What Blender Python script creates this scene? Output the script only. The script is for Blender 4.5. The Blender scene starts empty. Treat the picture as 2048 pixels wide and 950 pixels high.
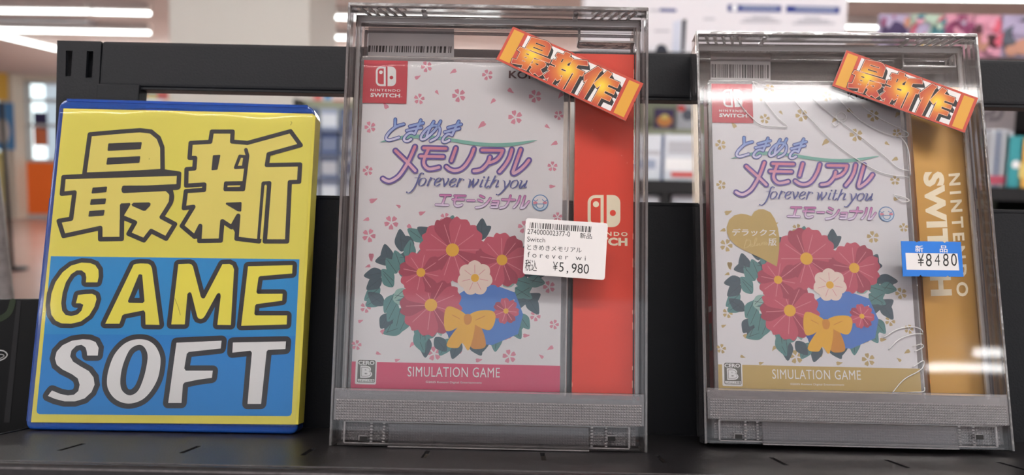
import bpy, bmesh, math, random
from mathutils import Vector, Matrix

random.seed(7)
C = bpy.context.scene.collection
scene = bpy.context.scene
W, H = 2048, 950

# ------------------------------------------------------------------ camera
CAM_H, CAM_PITCH, CAM_ROLL, CAM_YAW, FPX = 0.0581774, 0.1062493, 0.0205062, -0.0010023, 1608.8926
TILT = math.radians(-11.6)          # the display shelf slopes back by this much
EYE = Vector((0.0, 0.0, 1.35))      # camera height above the shop floor
RX = Matrix.Rotation(TILT, 3, 'X')


def cam_axes():
    cp, sp = math.cos(CAM_PITCH), math.sin(CAM_PITCH)
    r, f, u = Vector((1, 0, 0)), Vector((0, cp, sp)), Vector((0, -sp, cp))
    Y = Matrix.Rotation(CAM_YAW, 3, 'Z')
    r, f, u = Y @ r, Y @ f, Y @ u
    cr, sr = math.cos(CAM_ROLL), math.sin(CAM_ROLL)
    return r * cr + u * sr, -r * sr + u * cr, f


CR, CU, CF = cam_axes()
CAMD = Vector((0, 0, CAM_H))        # camera in the shelf's own frame


def disp(p):
    """point of the sloping display's frame -> world"""
    return EYE + RX @ (Vector(p) - CAMD)


cd = bpy.data.cameras.new('camera')
cam = bpy.data.objects.new('camera', cd)
C.objects.link(cam)
cd.sensor_width = 36.0
cd.lens = FPX / W * 36.0
cd.clip_start = 0.01
cd.clip_end = 200
cd.dof.use_dof = True
cd.dof.focus_distance = 0.395
cd.dof.aperture_fstop = 7.9
wr, wu, wf = RX @ CR, RX @ CU, RX @ CF
cam.matrix_world = Matrix(((wr.x, wu.x, -wf.x, EYE.x), (wr.y, wu.y, -wf.y, EYE.y), (wr.z, wu.z, -wf.z, EYE.z), (0, 0, 0, 1)))
scene.camera = cam

# ------------------------------------------------------------------ light
wd = bpy.data.worlds.new('world')
scene.world = wd
wd.use_nodes = True
wn, wl = wd.node_tree.nodes, wd.node_tree.links
wbg = wn['Background']
# the rest of the shop glows softly behind the photographer; daylight stands beyond the shop windows (+y)
wtc = wn.new('ShaderNodeTexCoord')
wsx = wn.new('ShaderNodeSeparateXYZ')
wl.new(wtc.outputs['Generated'], wsx.inputs[0])
wmr = wn.new('ShaderNodeMapRange')
wmr.inputs['From Min'].default_value = 0.2
wmr.inputs['From Max'].default_value = 0.8
wmr.inputs['To Min'].default_value = 0.0
wmr.inputs['To Max'].default_value = 1.0
wl.new(wsx.outputs['Y'], wmr.inputs['Value'])
wrp = wn.new('ShaderNodeValToRGB')
wrp.color_ramp.elements[0].color = (0.93, 0.95, 1.0, 1)
wrp.color_ramp.elements[1].color = (2.2, 2.5, 2.6, 1)
wl.new(wmr.outputs[0], wrp.inputs[0])
wl.new(wrp.outputs[0], wbg.inputs[0])
wbg.inputs[1].default_value = 0.58
TUBE_MAIN_FILL = 24.0      # added unseen twin tube above the photographer, brightens the case fronts
TUBE_SIDE_FILL = 38.0      # added unseen tubes to either side, fill light clear of the reflections
TUBE_BACK = 10.0       # single tubes farther back, which mirror in the clear cases
TUBE_FAR = 4.0        # the other ceiling tubes of the shop
scene.view_settings.view_transform = 'Standard'
scene.view_settings.look = 'None'
scene.view_settings.gamma = 1.0
scene.view_settings.use_curve_mapping = False
scene.view_settings.exposure = 0.74
cy = scene.cycles
cy.max_bounces = 8
cy.diffuse_bounces = 3
cy.glossy_bounces = 4
cy.transparent_max_bounces = 64
cy.caustics_reflective = False
cy.caustics_refractive = False
try:
    cy.use_denoising = True
except Exception:
    pass


# ------------------------------------------------------------------ materials
def lin(c):
    c = c / 255.0
    return c / 12.92 if c <= 0.04045 else ((c + 0.055) / 1.055) ** 2.4


def rgb(r, g, b):
    return (lin(r), lin(g), lin(b), 1.0)


MATS = {}


def new_mat(name):
    m = bpy.data.materials.new(name)
    m.use_nodes = True
    m.node_tree.nodes.clear()
    MATS[name] = m
    return m, m.node_tree.nodes, m.node_tree.links


def pmat(name, col, rough=0.5, metal=0.0, spec=0.35, noise=None, bump=None, coat=0.0):
    """principled; noise=(scale, amount, other colour) mottles it, bump=(scale, strength)"""
    m, N, L = new_mat(name)
    o = N.new('ShaderNodeOutputMaterial')
    p = N.new('ShaderNodeBsdfPrincipled')
    L.new(p.outputs[0], o.inputs[0])
    p.inputs['Base Color'].default_value = col
    p.inputs['Roughness'].default_value = rough
    p.inputs['Metallic'].default_value = metal
    p.inputs['Specular IOR Level'].default_value = spec
    p.inputs['Coat Weight'].default_value = coat
    tc = N.new('ShaderNodeTexCoord')
    if noise:
        n = N.new('ShaderNodeTexNoise')
        n.inputs['Scale'].default_value = noise[0]
        n.inputs['Detail'].default_value = 6
        L.new(tc.outputs['Object'], n.inputs['Vector'])
        r = N.new('ShaderNodeValToRGB')
        r.color_ramp.elements[0].position = 0.5 - noise[1] / 2
        r.color_ramp.elements[1].position = 0.5 + noise[1] / 2
        r.color_ramp.elements[0].color = col
        r.color_ramp.elements[1].color = noise[2]
        L.new(n.outputs['Fac'], r.inputs[0])
        L.new(r.outputs[0], p.inputs['Base Color'])
    if bump:
        n = N.new('ShaderNodeTexNoise')
        n.inputs['Scale'].default_value = bump[0]
        L.new(tc.outputs['Object'], n.inputs['Vector'])
        b = N.new('ShaderNodeBump')
        b.inputs['Strength'].default_value = bump[1]
        b.inputs['Distance'].default_value = 0.001
        L.new(n.outputs['Fac'], b.inputs['Height'])
        L.new(b.outputs[0], p.inputs['Normal'])
    return m


def emat(name, col, strength):
    m, N, L = new_mat(name)
    o = N.new('ShaderNodeOutputMaterial')
    e = N.new('ShaderNodeEmission')
    e.inputs[0].default_value = col
    e.inputs[1].default_value = strength
    L.new(e.outputs[0], o.inputs[0])
    return m


def clear_mat(name, tint, rough=0.03, haze=0.0, haze_col=(.6, .6, .6, 1), gloss=1.0, bump=None, ior=1.45):
    """clear plastic: see-through, with a fresnel reflection and (for scuffed or moulded plastic) some milkiness"""
    m, N, L = new_mat(name)
    o = N.new('ShaderNodeOutputMaterial')
    t = N.new('ShaderNodeBsdfTransparent')
    t.inputs[0].default_value = tint
    g = N.new('ShaderNodeBsdfGlossy')
    g.inputs['Roughness'].default_value = rough
    f = N.new('ShaderNodeFresnel')
    f.inputs['IOR'].default_value = ior
    if bump:
        tc = N.new('ShaderNodeTexCoord')
        n = N.new('ShaderNodeTexNoise')
        n.inputs['Scale'].default_value = bump[0]
        n.inputs['Detail'].default_value = 3
        L.new(tc.outputs['Object'], n.inputs['Vector'])
        b = N.new('ShaderNodeBump')
        b.inputs['Strength'].default_value = bump[1]
        b.inputs['Distance'].default_value = 0.002
        L.new(n.outputs['Fac'], b.inputs['Height'])
        L.new(b.outputs[0], g.inputs['Normal'])
        L.new(b.outputs[0], f.inputs['Normal'])
    base = t
    if haze > 0:
        d = N.new('ShaderNodeBsdfDiffuse')
        d.inputs[0].default_value = haze_col
        mx = N.new('ShaderNodeMixShader')
        mx.inputs[0].default_value = haze
        L.new(t.outputs[0], mx.inputs[1])
        L.new(d.outputs[0], mx.inputs[2])
        base = mx
    mu = N.new('ShaderNodeMath')
    mu.operation = 'MULTIPLY'
    mu.inputs[1].default_value = gloss
    mu.use_clamp = True
    L.new(f.outputs[0], mu.inputs[0])
    mx2 = N.new('ShaderNodeMixShader')
    L.new(mu.outputs[0], mx2.inputs[0])
    L.new(base.outputs[0], mx2.inputs[1])
    L.new(g.outputs[0], mx2.inputs[2])
    L.new(mx2.outputs[0], o.inputs[0])
    return m


def ramp_mat(name, stops, rough=0.45, axis=1, lo=0.0, hi=1.0, spec=0.3):
    """printed colour blend along the art's own u or v (UV holds metres*10)"""
    m, N, L = new_mat(name)
    o = N.new('ShaderNodeOutputMaterial')
    p = N.new('ShaderNodeBsdfPrincipled')
    p.inputs['Roughness'].default_value = rough
    p.inputs['Specular IOR Level'].default_value = spec
    uv = N.new('ShaderNodeUVMap')
    sx = N.new('ShaderNodeSeparateXYZ')
    L.new(uv.outputs[0], sx.inputs[0])
    mr = N.new('ShaderNodeMapRange')
    mr.inputs['From Min'].default_value = lo * 10
    mr.inputs['From Max'].default_value = hi * 10
    L.new(sx.outputs[axis], mr.inputs['Value'])
    r = N.new('ShaderNodeValToRGB')
    els = r.color_ramp.elements
    els[0].position, els[0].color = stops[0]
    els[1].position, els[1].color = stops[-1]
    for s in stops[1:-1]:
        e = els.new(s[0])
        e.color = s[1]
    L.new(mr.outputs[0], r.inputs[0])
    L.new(r.outputs[0], p.inputs['Base Color'])
    L.new(p.outputs[0], o.inputs[0])
    return m


# ------------------------------------------------------------------ objects
def tag(o, label=None, cat=None, group=None, kind=None):
    if label: o['label'] = label
    if cat: o['category'] = cat
    if group: o['group'] = group
    if kind: o['kind'] = kind
    return o


def empty(name, mat4=None, loc=(0, 0, 0)):
    o = bpy.data.objects.new(name, None)
    o.empty_display_size = 0.02
    C.objects.link(o)
    o.matrix_world = mat4 if mat4 is not None else Matrix.Translation(Vector(loc))
    return o


def copy_tree(o, parent=None):
    c = o.copy()
    C.objects.link(c)
    if parent is not None:
        c.parent = parent
    for ch in [x for x in bpy.data.objects if x.parent == o]:
        copy_tree(ch, c)
    return c


class MB:
    """collects boxes, rods, prisms and prints into ONE mesh with several materials"""

    def __init__(self):
        self.v, self.f, self.m, self.uv, self.slots, self.smooth = [], [], [], [], [], []

    def slot(self, name):
        if name not in self.slots:
            self.slots.append(name)
        return self.slots.index(name)

    def face(self, pts, mat, uv=None, smooth=False):
        b = len(self.v)
        self.v.extend([tuple(p) for p in pts])
        self.f.append(tuple(range(b, b + len(pts))))
        self.m.append(self.slot(mat))
        self.uv.append(uv or [(p[0] * 10, p[2] * 10) for p in pts])
        self.smooth.append(smooth)

    def raw(self, verts, faces, mat, smooth=False):
        b = len(self.v)
        self.v.extend([tuple(p) for p in verts])
        s = self.slot(mat)
        for f in faces:
            self.f.append(tuple(b + i for i in f))
            self.m.append(s)
            self.uv.append([(verts[i][0] * 10, verts[i][2] * 10) for i in f])
            self.smooth.append(smooth)

    def box(self, x0, y0, z0, x1, y1, z1, mat, bevel=0.0, seg=2):
        bm = bmesh.new()
        bmesh.ops.create_cube(bm, size=1.0)
        for v in bm.verts:
            v.co = Vector(((x0 + x1) / 2 + v.co.x * (x1 - x0), (y0 + y1) / 2 + v.co.y * (y1 - y0), (z0 + z1) / 2 + v.co.z * (z1 - z0)))
        if bevel > 0:
            bmesh.ops.bevel(bm, geom=list(bm.edges), offset=bevel, segments=seg, profile=0.6, affect='EDGES')
        self.take(bm, mat)

    def take(self, bm, mat, smooth=False):
        bm.verts.index_update()
        self.raw([v.co.copy() for v in bm.verts], [[v.index for v in f.verts] for f in bm.faces], mat, smooth)
        bm.free()

    def rod(self, a, b, r, mat, n=8, r2=None, caps=True):
        a, b = Vector(a), Vector(b)
        d = (b - a).normalized()
        s = Vector((0, 0, 1)) if abs(d.z) < 0.9 else Vector((1, 0, 0))
        e1 = d.cross(s).normalized()
        e2 = d.cross(e1)
        r2 = r if r2 is None else r2
        vs = []
        for p, q in ((a, r), (b, r2)):
            for k in range(n):
                t = 2 * math.pi * k / n
                vs.append(p + e1 * math.cos(t) * q + e2 * math.sin(t) * q)
        fs = [[k, (k + 1) % n, n + (k + 1) % n, n + k] for k in range(n)]
        if caps:
            fs += [list(range(n))[::-1], list(range(n, 2 * n))]
        self.raw(vs, fs, mat, True)

    def tube(self, pts, r, mat, n=6):
        pts = [Vector(p) for p in pts]
        vs, fs = [], []
        for i, p in enumerate(pts):
            d = (pts[min(i + 1, len(pts) - 1)] - pts[max(i - 1, 0)]).normalized()
            s = Vector((0, 1, 0)) if abs(d.y) < 0.9 else Vector((1, 0, 0))
            e1 = d.cross(s).normalized()
            e2 = d.cross(e1)
            for k in range(n):
                t = 2 * math.pi * k / n
                vs.append(p + e1 * math.cos(t) * r + e2 * math.sin(t) * r)
        for i in range(len(pts) - 1):
            for k in range(n):
                fs.append([i * n + k, i * n + (k + 1) % n, (i + 1) * n + (k + 1) % n, (i + 1) * n + k])
        fs += [list(range(n))[::-1], list(range(len(vs) - n, len(vs)))]
        self.raw(vs, fs, mat, True)

    def prism(self, outline, y0, y1, mat, bevel=0.0, seg=2):
        """outline of (x,z) extruded from y0 (front) to y1 (back)"""
        bm = bmesh.new()
        a = [bm.verts.new((x, y0, z)) for x, z in outline]
        b = [bm.verts.new((x, y1, z)) for x, z in outline]
        n = len(outline)
        bm.faces.new(a)
        bm.faces.new(b[::-1])
        for i in range(n):
            bm.faces.new((a[i], b[i], b[(i + 1) % n], a[(i + 1) % n]))
        bmesh.ops.recalc_face_normals(bm, faces=bm.faces)
        if bevel > 0:
            ed = [e for e in bm.edges if abs(e.verts[0].co.y - e.verts[1].co.y) < 1e-7]
            bmesh.ops.bevel(bm, geom=ed, offset=bevel, segments=seg, profile=0.6, affect='EDGES')
        self.take(bm, mat)

    def plate(self, x0, x1, y0, y1, z0, z1, holes, mat, wall=None):
        """horizontal plate with real rectangular holes (hx0,hx1,hy0,hy1)"""
        xs = sorted({x0, x1, *[h[0] for h in holes], *[h[1] for h in holes]})
        ys = sorted({y0, y1, *[h[2] for h in holes], *[h[3] for h in holes]})
        idx, vs, fs = {}, [], []

        def V(i, j, k):
            key = (i, j, k)
            if key not in idx:
                idx[key] = len(vs)
                vs.append((xs[i], ys[j], z1 if k else z0))
            return idx[key]

        def hole(i, j):
            cx, cy_ = (xs[i] + xs[i + 1]) / 2, (ys[j] + ys[j + 1]) / 2
            return any(h[0] < cx < h[1] and h[2] < cy_ < h[3] for h in holes)
        nx, ny = len(xs) - 1, len(ys) - 1
        for i in range(nx):
            for j in range(ny):
                if hole(i, j):
                    continue
                fs.append([V(i, j, 1), V(i + 1, j, 1), V(i + 1, j + 1, 1), V(i, j + 1, 1)])
                fs.append([V(i, j, 0), V(i, j + 1, 0), V(i + 1, j + 1, 0), V(i + 1, j, 0)])
                for di, dj, a, b in ((-1, 0, (i, j + 1), (i, j)), (1, 0, (i + 1, j), (i + 1, j + 1)), (0, -1, (i, j), (i + 1, j)), (0, 1, (i + 1, j + 1), (i, j + 1))):
                    ni, nj = i + di, j + dj
                    if ni < 0 or nj < 0 or ni >= nx or nj >= ny or hole(ni, nj):
                        fs.append([V(*a, 0), V(*b, 0), V(*b, 1), V(*a, 1)])
        self.raw(vs, fs, mat)

    def build(self, name, parent=None, label=None):
        me = bpy.data.meshes.new(name)
        me.from_pydata(self.v, [], self.f)
        for s in self.slots:
            me.materials.append(MATS[s])
        me.polygons.foreach_set('material_index', self.m)
        me.polygons.foreach_set('use_smooth', self.smooth)
        ul = me.uv_layers.new(name='UVMap')
        flat = []
        for u in self.uv:
            for p in u:
                flat.extend((p[0], p[1]))
        ul.data.foreach_set('uv', flat)
        me.update()
        o = bpy.data.objects.new(name, me)
        C.objects.link(o)
        if parent is not None:
            o.parent = parent
        if label:
            o['label'] = label
        return o


def rrect(x0, z0, x1, z1, r, n=5):
    """rounded rectangle outline; r = one radius or (bl, br, tr, tl)"""
    rr = r if isinstance(r, (tuple, list)) else (r,) * 4
    pts = []
    for (cx, cz, a0, q) in ((x0, z0, 180, rr[0]), (x1, z0, 270, rr[1]), (x1, z1, 0, rr[2]), (x0, z1, 90, rr[3])):
        if q <= 0:
            pts.append((cx, cz))
            continue
        ox = cx + q if cx == x0 else cx - q
        oz = cz + q if cz == z0 else cz - q
        for k in range(n + 1):
            a = math.radians(a0 + 90 * k / n)
            pts.append((ox + q * math.cos(a), oz + q * math.sin(a)))
    return pts


class Frame:
    """a tilted item on the display: origin at its front bottom left, x along its width, z up its face, y into it"""

    def __init__(self, x, y, z, yaw, lean):
        self.ex = Vector((math.cos(yaw), math.sin(yaw), 0))
        n = Vector((-math.sin(yaw), math.cos(yaw), 0))
        self.ez = Vector((0, 0, 1)) * math.cos(lean) + n * math.sin(lean)
        self.ey = self.ez.cross(self.ex)
        self.o = Vector((x, y, z))

    def matrix(self):
        a, b, c, o = RX @ self.ex, RX @ self.ey, RX @ self.ez, disp(self.o)
        return Matrix(((a.x, b.x, c.x, o.x), (a.y, b.y, c.y, o.y), (a.z, b.z, c.z, o.z), (0, 0, 0, 1)))

    def sub(self, x, y, z):
        f = Frame.__new__(Frame)
        f.ex, f.ey, f.ez = self.ex, self.ey, self.ez
        f.o = self.o + self.ex * x + self.ey * y + self.ez * z
        return f

    def at(self, px, py, y=0.0):
        """where the line of sight of a photo pixel meets this item's plane at depth y: (x, z) on that plane"""
        d = CF + CR * ((px - W / 2) / FPX) - CU * ((py - H / 2) / FPX)
        p0 = self.o + self.ey * y
        t = self.ey.dot(p0 - CAMD) / self.ey.dot(d)
        p = CAMD + d * t
        return ((p - self.o).dot(self.ex), (p - self.o).dot(self.ez))


DISP = Frame(0, 0, 0, 0, 0)


# ------------------------------------------------------------------ printing
_txt = {}


def text_mesh(s, off=0.0, space=1.0):
    key = (s, off, space)
    if key not in _txt:
        c = bpy.data.curves.new('lettering', 'FONT')
        c.body = s
        c.offset = off
        c.space_character = space
        c.resolution_u = 3
        o = bpy.data.objects.new('lettering', c)
        C.objects.link(o)
        bpy.context.view_layer.update()
        me = bpy.data.meshes.new_from_object(o.evaluated_get(bpy.context.evaluated_depsgraph_get()))
        vs = [(v.co.x, v.co.y) for v in me.vertices]
        fs = [list(p.vertices) for p in me.polygons]
        bpy.data.objects.remove(o)
        bpy.data.curves.remove(c)
        bpy.data.meshes.remove(me)
        _txt[key] = (vs, fs)
    return _txt[key]


def smooth_path(p, closed=False, n=6):
    """Catmull-Rom through the points"""
    out = []
    m = len(p)
    rng = range(m if closed else m - 1)
    for i in rng:
        p0 = p[(i - 1) % m] if closed or i > 0 else p[0]
        p1, p2 = p[i], p[(i + 1) % m]
        p3 = p[(i + 2) % m] if closed or i + 2 < m else p[-1]
        for k in range(n):
            t = k / n
            out.append(tuple(0.5 * ((2 * p1[j]) + (-p0[j] + p2[j]) * t + (2 * p0[j] - 5 * p1[j] + 4 * p2[j] - p3[j]) * t * t + (-p0[j] + 3 * p1[j] - 3 * p2[j] + p3[j]) * t ** 3) for j in (0, 1)))
    if not closed:
        out.append(tuple(p[-1]))
    return out


class Art:
    """flat print laid on a plane at depth y of an item, in ink layers a few hundredths of a millimetre apart"""
    INK = 4e-5

    def __init__(self, mb, y=0.0, conv=None, scale=None):
        self.mb, self.y, self.conv = mb, y, conv or (lambda x, z: (x, z))
        self.n = 0
        if scale is None:
            a, b = self.conv(900, 500), self.conv(910, 500)
            scale = math.hypot(a[0] - b[0], a[1] - b[1]) / 10
        self.s = scale

    def view(self, x0, y0, k):
        """same print addressed from an enlarged detail: detail pixel -> photo pixel"""
        f = self.conv
        a = Art(self.mb, self.y, lambda x, z: f(x0 + x / k, y0 + z / k), self.s / k)
        a.parent = self
        return a

    def poly(self, pts, mat, layer, sm=0, raw=False, eps=0.0):
        if sm:
            pts = smooth_path(pts, True, sm)
        q = pts if raw else [self.conv(*p) for p in pts]
        y = self.y - layer * self.INK - eps
        self.mb.face([(p[0], y, p[1]) for p in q], mat)

    def text(self, s, quad, mat, layer, off=0.0, space=1.0):
        vs, fs = text_mesh(s, off, space)
        x0, x1 = min(v[0] for v in vs), max(v[0] for v in vs)
        z0, z1 = min(v[1] for v in vs), max(v[1] for v in vs)
        q = [self.conv(*p) for p in quad]
        y = self.y - layer * self.INK
        out = []
        for x, z in vs:
            a, b = (x - x0) / (x1 - x0), (z1 - z) / (z1 - z0)
            out.append((q[0][0] * (1 - a) * (1 - b) + q[1][0] * a * (1 - b) + q[2][0] * a * b + q[3][0] * (1 - a) * b, y,
                        q[0][1] * (1 - a) * (1 - b) + q[1][1] * a * (1 - b) + q[2][1] * a * b + q[3][1] * (1 - a) * b))
        self.mb.raw(out, fs, mat)

    def stroke(self, pts, w, mat, layer, closed=False, sm=0, round_=True, widths=None):
        """a drawn line of photo-pixel width w with round joins"""
        if sm:
            pts = smooth_path(pts, closed, sm)
        q = [self.conv(*p) for p in pts]
        keep = [i for i in range(len(q)) if i == 0 or math.hypot(q[i][0] - q[i - 1][0], q[i][1] - q[i - 1][1]) > 1e-7]
        q = [q[i] for i in keep]
        widths = [widths[i] for i in keep] if widths else None
        hw = w * self.s / 2
        n = len(q)
        hws = [hw] * n
        if widths:
            hws = [wd_ * self.s / 2 for wd_ in widths]
        y = self.y - layer * self.INK - (Art_count[0] % 5) * 4e-6
        Art_count[0] += 1
        segs = n if closed else n - 1
        L, R = [], []
        for i in range(n):
            a = q[(i - 1) % n] if (closed or i > 0) else q[i]
            b = q[(i + 1) % n] if (closed or i < n - 1) else q[i]
            d1 = (q[i][0] - a[0], q[i][1] - a[1])
            d2 = (b[0] - q[i][0], b[1] - q[i][1])
            l1, l2 = math.hypot(*d1), math.hypot(*d2)
            d1 = (d1[0] / l1, d1[1] / l1) if l1 > 0 else (d2[0] / l2, d2[1] / l2)
            d2 = (d2[0] / l2, d2[1] / l2) if l2 > 0 else d1
            L.append((d1, d2))
        for i in range(segs):
            j = (i + 1) % n
            d = (q[j][0] - q[i][0], q[j][1] - q[i][1])
            l = math.hypot(*d)
            nx, nz = -d[1] / l, d[0] / l
            yy = y - (i % 2) * 8e-7
            h0, h1 = hws[i], hws[j]
            # overlap smooth joins exactly: mitre the ends of gentle bends
            def off(k, h, sgn):
                (ax, az), (bx, bz) = L[k]
                mx, mz = -(az + bz), ax + bx
                ml = math.hypot(mx, mz)
                dot = ax * bx + az * bz
                if ml < 1e-6 or dot < 0.75:
                    return (q[k][0] + sgn * nx * h, q[k][1] + sgn * nz * h)
                mx, mz = mx / ml, mz / ml
                c = mx * nx + mz * nz
                return (q[k][0] + sgn * mx * h / c, q[k][1] + sgn * mz * h / c)
            p = [off(i, h0, 1), off(i, h0, -1), off(j, h1, -1), off(j, h1, 1)]
            self.mb.face([(p[1][0], yy, p[1][1]), (p[2][0], yy, p[2][1]), (p[3][0], yy, p[3][1]), (p[0][0], yy, p[0][1])], mat)
        if round_:
            for i in range(n):
                (ax, az), (bx, bz) = L[i]
                end = not closed and i in (0, n - 1)
                if end or ax * bx + az * bz < 0.75:
                    self.disc(q[i], hws[i], mat, y - 1.8e-6)

    def disc(self, c, r, mat, y, n=14):
        self.mb.face([(c[0] + r * math.cos(2 * math.pi * k / n), y, c[1] + r * math.sin(2 * math.pi * k / n)) for k in range(n)], mat)

    def dot(self, px, pz, rpx, mat, layer, n=24):
        c = self.conv(px, pz)
        self.disc(c, rpx * self.s, mat, self.y - layer * self.INK, n)

    def nib(self, pts, thick, thin, mat, layer, sm=5, ang=0.35):
        """pen line that is thick on its down strokes and thin on its up strokes"""
        p = smooth_path(pts, False, sm)
        ws = []
        for i in range(len(p)):
            a, b = p[max(i - 1, 0)], p[min(i + 1, len(p) - 1)]
            t = math.atan2(-(b[1] - a[1]), b[0] - a[0])
            ws.append(thin + (thick - thin) * abs(math.sin(t + ang)) ** 1.5)
        keep = [0]
        for i in range(1, len(p)):
            if math.hypot(p[i][0] - p[keep[-1]][0], p[i][1] - p[keep[-1]][1]) > 0.05:
                keep.append(i)
        self.stroke([p[i] for i in keep], thick, mat, layer, widths=[ws[i] for i in keep])


Art_count = [0]
# ------------------------------------------------------------------ material palette
pmat('black_steel', rgb(19, 21, 25), 0.5, spec=0.16, bump=(900, 0.12))
pmat('shelf_steel', rgb(22, 21, 23), 0.32, spec=0.3, noise=(220, 0.35, rgb(33, 32, 34)), bump=(1200, 0.2))
pmat('dark_board', rgb(12, 12, 13), 0.3, spec=0.1)
pmat('board_strip', rgb(30, 30, 32), 0.4, spec=0.1)
pmat('green_reflection', rgb(38, 46, 34), 0.4, spec=0.1)
pmat('pale_mark', rgb(150, 150, 150), 0.4)
pmat('sign_yellow', rgb(222, 211, 84), 0.5, noise=(25, 0.9, rgb(215, 203, 86)))
pmat('glyph_yellow', rgb(222, 206, 102), 0.5)
pmat('letter_yellow', rgb(230, 218, 78), 0.5)
pmat('letter_white', rgb(222, 221, 222), 0.5)
pmat('sign_blue', rgb(22, 134, 200), 0.5)
pmat('sign_blue_lower', rgb(10, 122, 198), 0.5)
pmat('ink_charcoal', rgb(36, 38, 44), 0.5)
pmat('ink_mark', rgb(170, 160, 60), 0.5)
pmat('cover_white', rgb(232, 230, 232), 0.45)
pmat('paper_white', rgb(236, 236, 235), 0.5)
pmat('paper_grey', rgb(196, 194, 194), 0.5)
pmat('ink_black', rgb(22, 22, 24), 0.5)
pmat('console_red', rgb(198, 50, 68), 0.45)
pmat('band_pink', rgb(216, 66, 108), 0.45)
pmat('band_gold', rgb(196, 168, 98), 0.4)
pmat('petal_pink', rgb(218, 138, 158), 0.5)
pmat('petal_gold', rgb(192, 168, 112), 0.45)
pmat('rating_grey', rgb(100, 100, 94), 0.5)
pmat('swoosh_green', rgb(124, 186, 172), 0.5)
pmat('logo_navy', rgb(56, 78, 158), 0.5)
pmat('logo_purple', rgb(98, 82, 160), 0.5)
pmat('script_blue', rgb(84, 94, 156), 0.5)
pmat('emo_outline', rgb(126, 92, 150), 0.5)
pmat('face_blue', rgb(92, 142, 194), 0.5)
pmat('face_wash', rgb(206, 226, 240), 0.5)
pmat('blush', rgb(226, 142, 160), 0.5)
pmat('maker_brown', rgb(92, 54, 58), 0.5)
pmat('leaf_dark', rgb(58, 88, 100), 0.5)
pmat('leaf_mid', rgb(84, 140, 140), 0.5)
pmat('leaf_pale', rgb(150, 190, 182), 0.5)
pmat('leaf_vein', rgb(40, 66, 78), 0.5)
pmat('flower_crimson', rgb(200, 84, 106), 0.5)
pmat('flower_deep', rgb(170, 62, 86), 0.5)
pmat('flower_light', rgb(226, 140, 152), 0.5)
pmat('flower_cream', rgb(244, 222, 208), 0.5)
pmat('wrap_blue', rgb(72, 128, 208), 0.5)
pmat('wrap_blue_dark', rgb(48, 92, 172), 0.5)
pmat('bow_yellow', rgb(240, 182, 52), 0.5)
pmat('bow_shade', rgb(216, 144, 44), 0.5)
pmat('card_red', rgb(226, 58, 34), 0.45, noise=(14, 0.8, rgb(222, 64, 42)))
pmat('card_red_edge', rgb(238, 150, 130), 0.5)
pmat('card_gold', rgb(190, 146, 78), 0.3, metal=0.35, spec=0.5, noise=(30, 0.9, rgb(180, 138, 64)))
pmat('card_gold_edge', rgb(226, 150, 70), 0.4)
pmat('card_cream', rgb(236, 224, 196), 0.45)
pmat('sticker_red', rgb(156, 54, 36), 0.45)
pmat('sticker_yellow', rgb(178, 130, 38), 0.45)
pmat('sticker_pale', rgb(196, 152, 130), 0.45)
pmat('label_white', rgb(190, 189, 189), 0.5)
pmat('price_blue', rgb(14, 98, 180), 0.5)
pmat('spine_red', rgb(168, 40, 62), 0.4)
pmat('spine_teal', rgb(60, 110, 112), 0.4)
pmat('lock_black', rgb(10, 10, 11), 0.5)
clear_mat('blue_plastic', (0.12, 0.36, 0.86, 1), 0.16, haze=0.42, haze_col=rgb(22, 82, 176), gloss=1.2)
clear_mat('acrylic', (0.985, 0.983, 0.985, 1), 0.03, bump=(7, 0.05))
clear_mat('acrylic_wall', (0.93, 0.925, 0.93, 1), 0.05, haze=0.05, haze_col=(.62, .6, .62, 1), bump=(30, 0.15))
clear_mat('acrylic_edge', (0.55, 0.54, 0.56, 1), 0.14, haze=0.16, haze_col=(.5, .49, .5, 1), gloss=3.0, bump=(60, 0.4))
clear_mat('acrylic_rib', (0.85, 0.84, 0.84, 1), 0.1, haze=0.42, haze_col=(.88, .87, .86, 1), gloss=4.0, bump=(120, 0.3))
clear_mat('keyline', (0.8, 0.79, 0.8, 1), 0.15, haze=0.2, haze_col=(.6, .58, .6, 1), gloss=3.0)
pmat('edge_glint', rgb(92, 90, 92), 0.35, spec=0.5, noise=(300, 0.6, rgb(50, 49, 50)))  # pale strips paint the bevel highlights onto the front lip
clear_mat('moulded', (0.86, 0.85, 0.86, 1), 0.16, haze=0.015, haze_col=(.55, .53, .55, 1), gloss=2.0)
clear_mat('moulded_pale', (0.92, 0.91, 0.92, 1), 0.2, haze=0.085, haze_col=(.66, .64, .66, 1), gloss=1.5)
clear_mat('grip', (0.72, 0.71, 0.72, 1), 0.10, haze=0.66, haze_col=(.26, .25, .26, 1), gloss=3.0)
clear_mat('film', (0.985, 0.985, 0.985, 1), 0.06, gloss=1.2, bump=(22, 0.12))
clear_mat('wrap_film', (0.96, 0.965, 0.975, 1), 0.13, haze=0.05, haze_col=(.9, .9, .93, 1), gloss=0.9, bump=(18, 0.25))
clear_mat('crease_glint', (0.9, 0.9, 0.9, 1), 0.3, haze=0.9, haze_col=(1, 1, 1, 1), gloss=14.0)  # near-opaque white paints in the glints along the wrap's folds
clear_mat('case_clear', (0.8, 0.79, 0.8, 1), 0.12, haze=0.28, haze_col=(.66, .64, .66, 1), gloss=1.6, bump=(60, 0.2))
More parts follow.
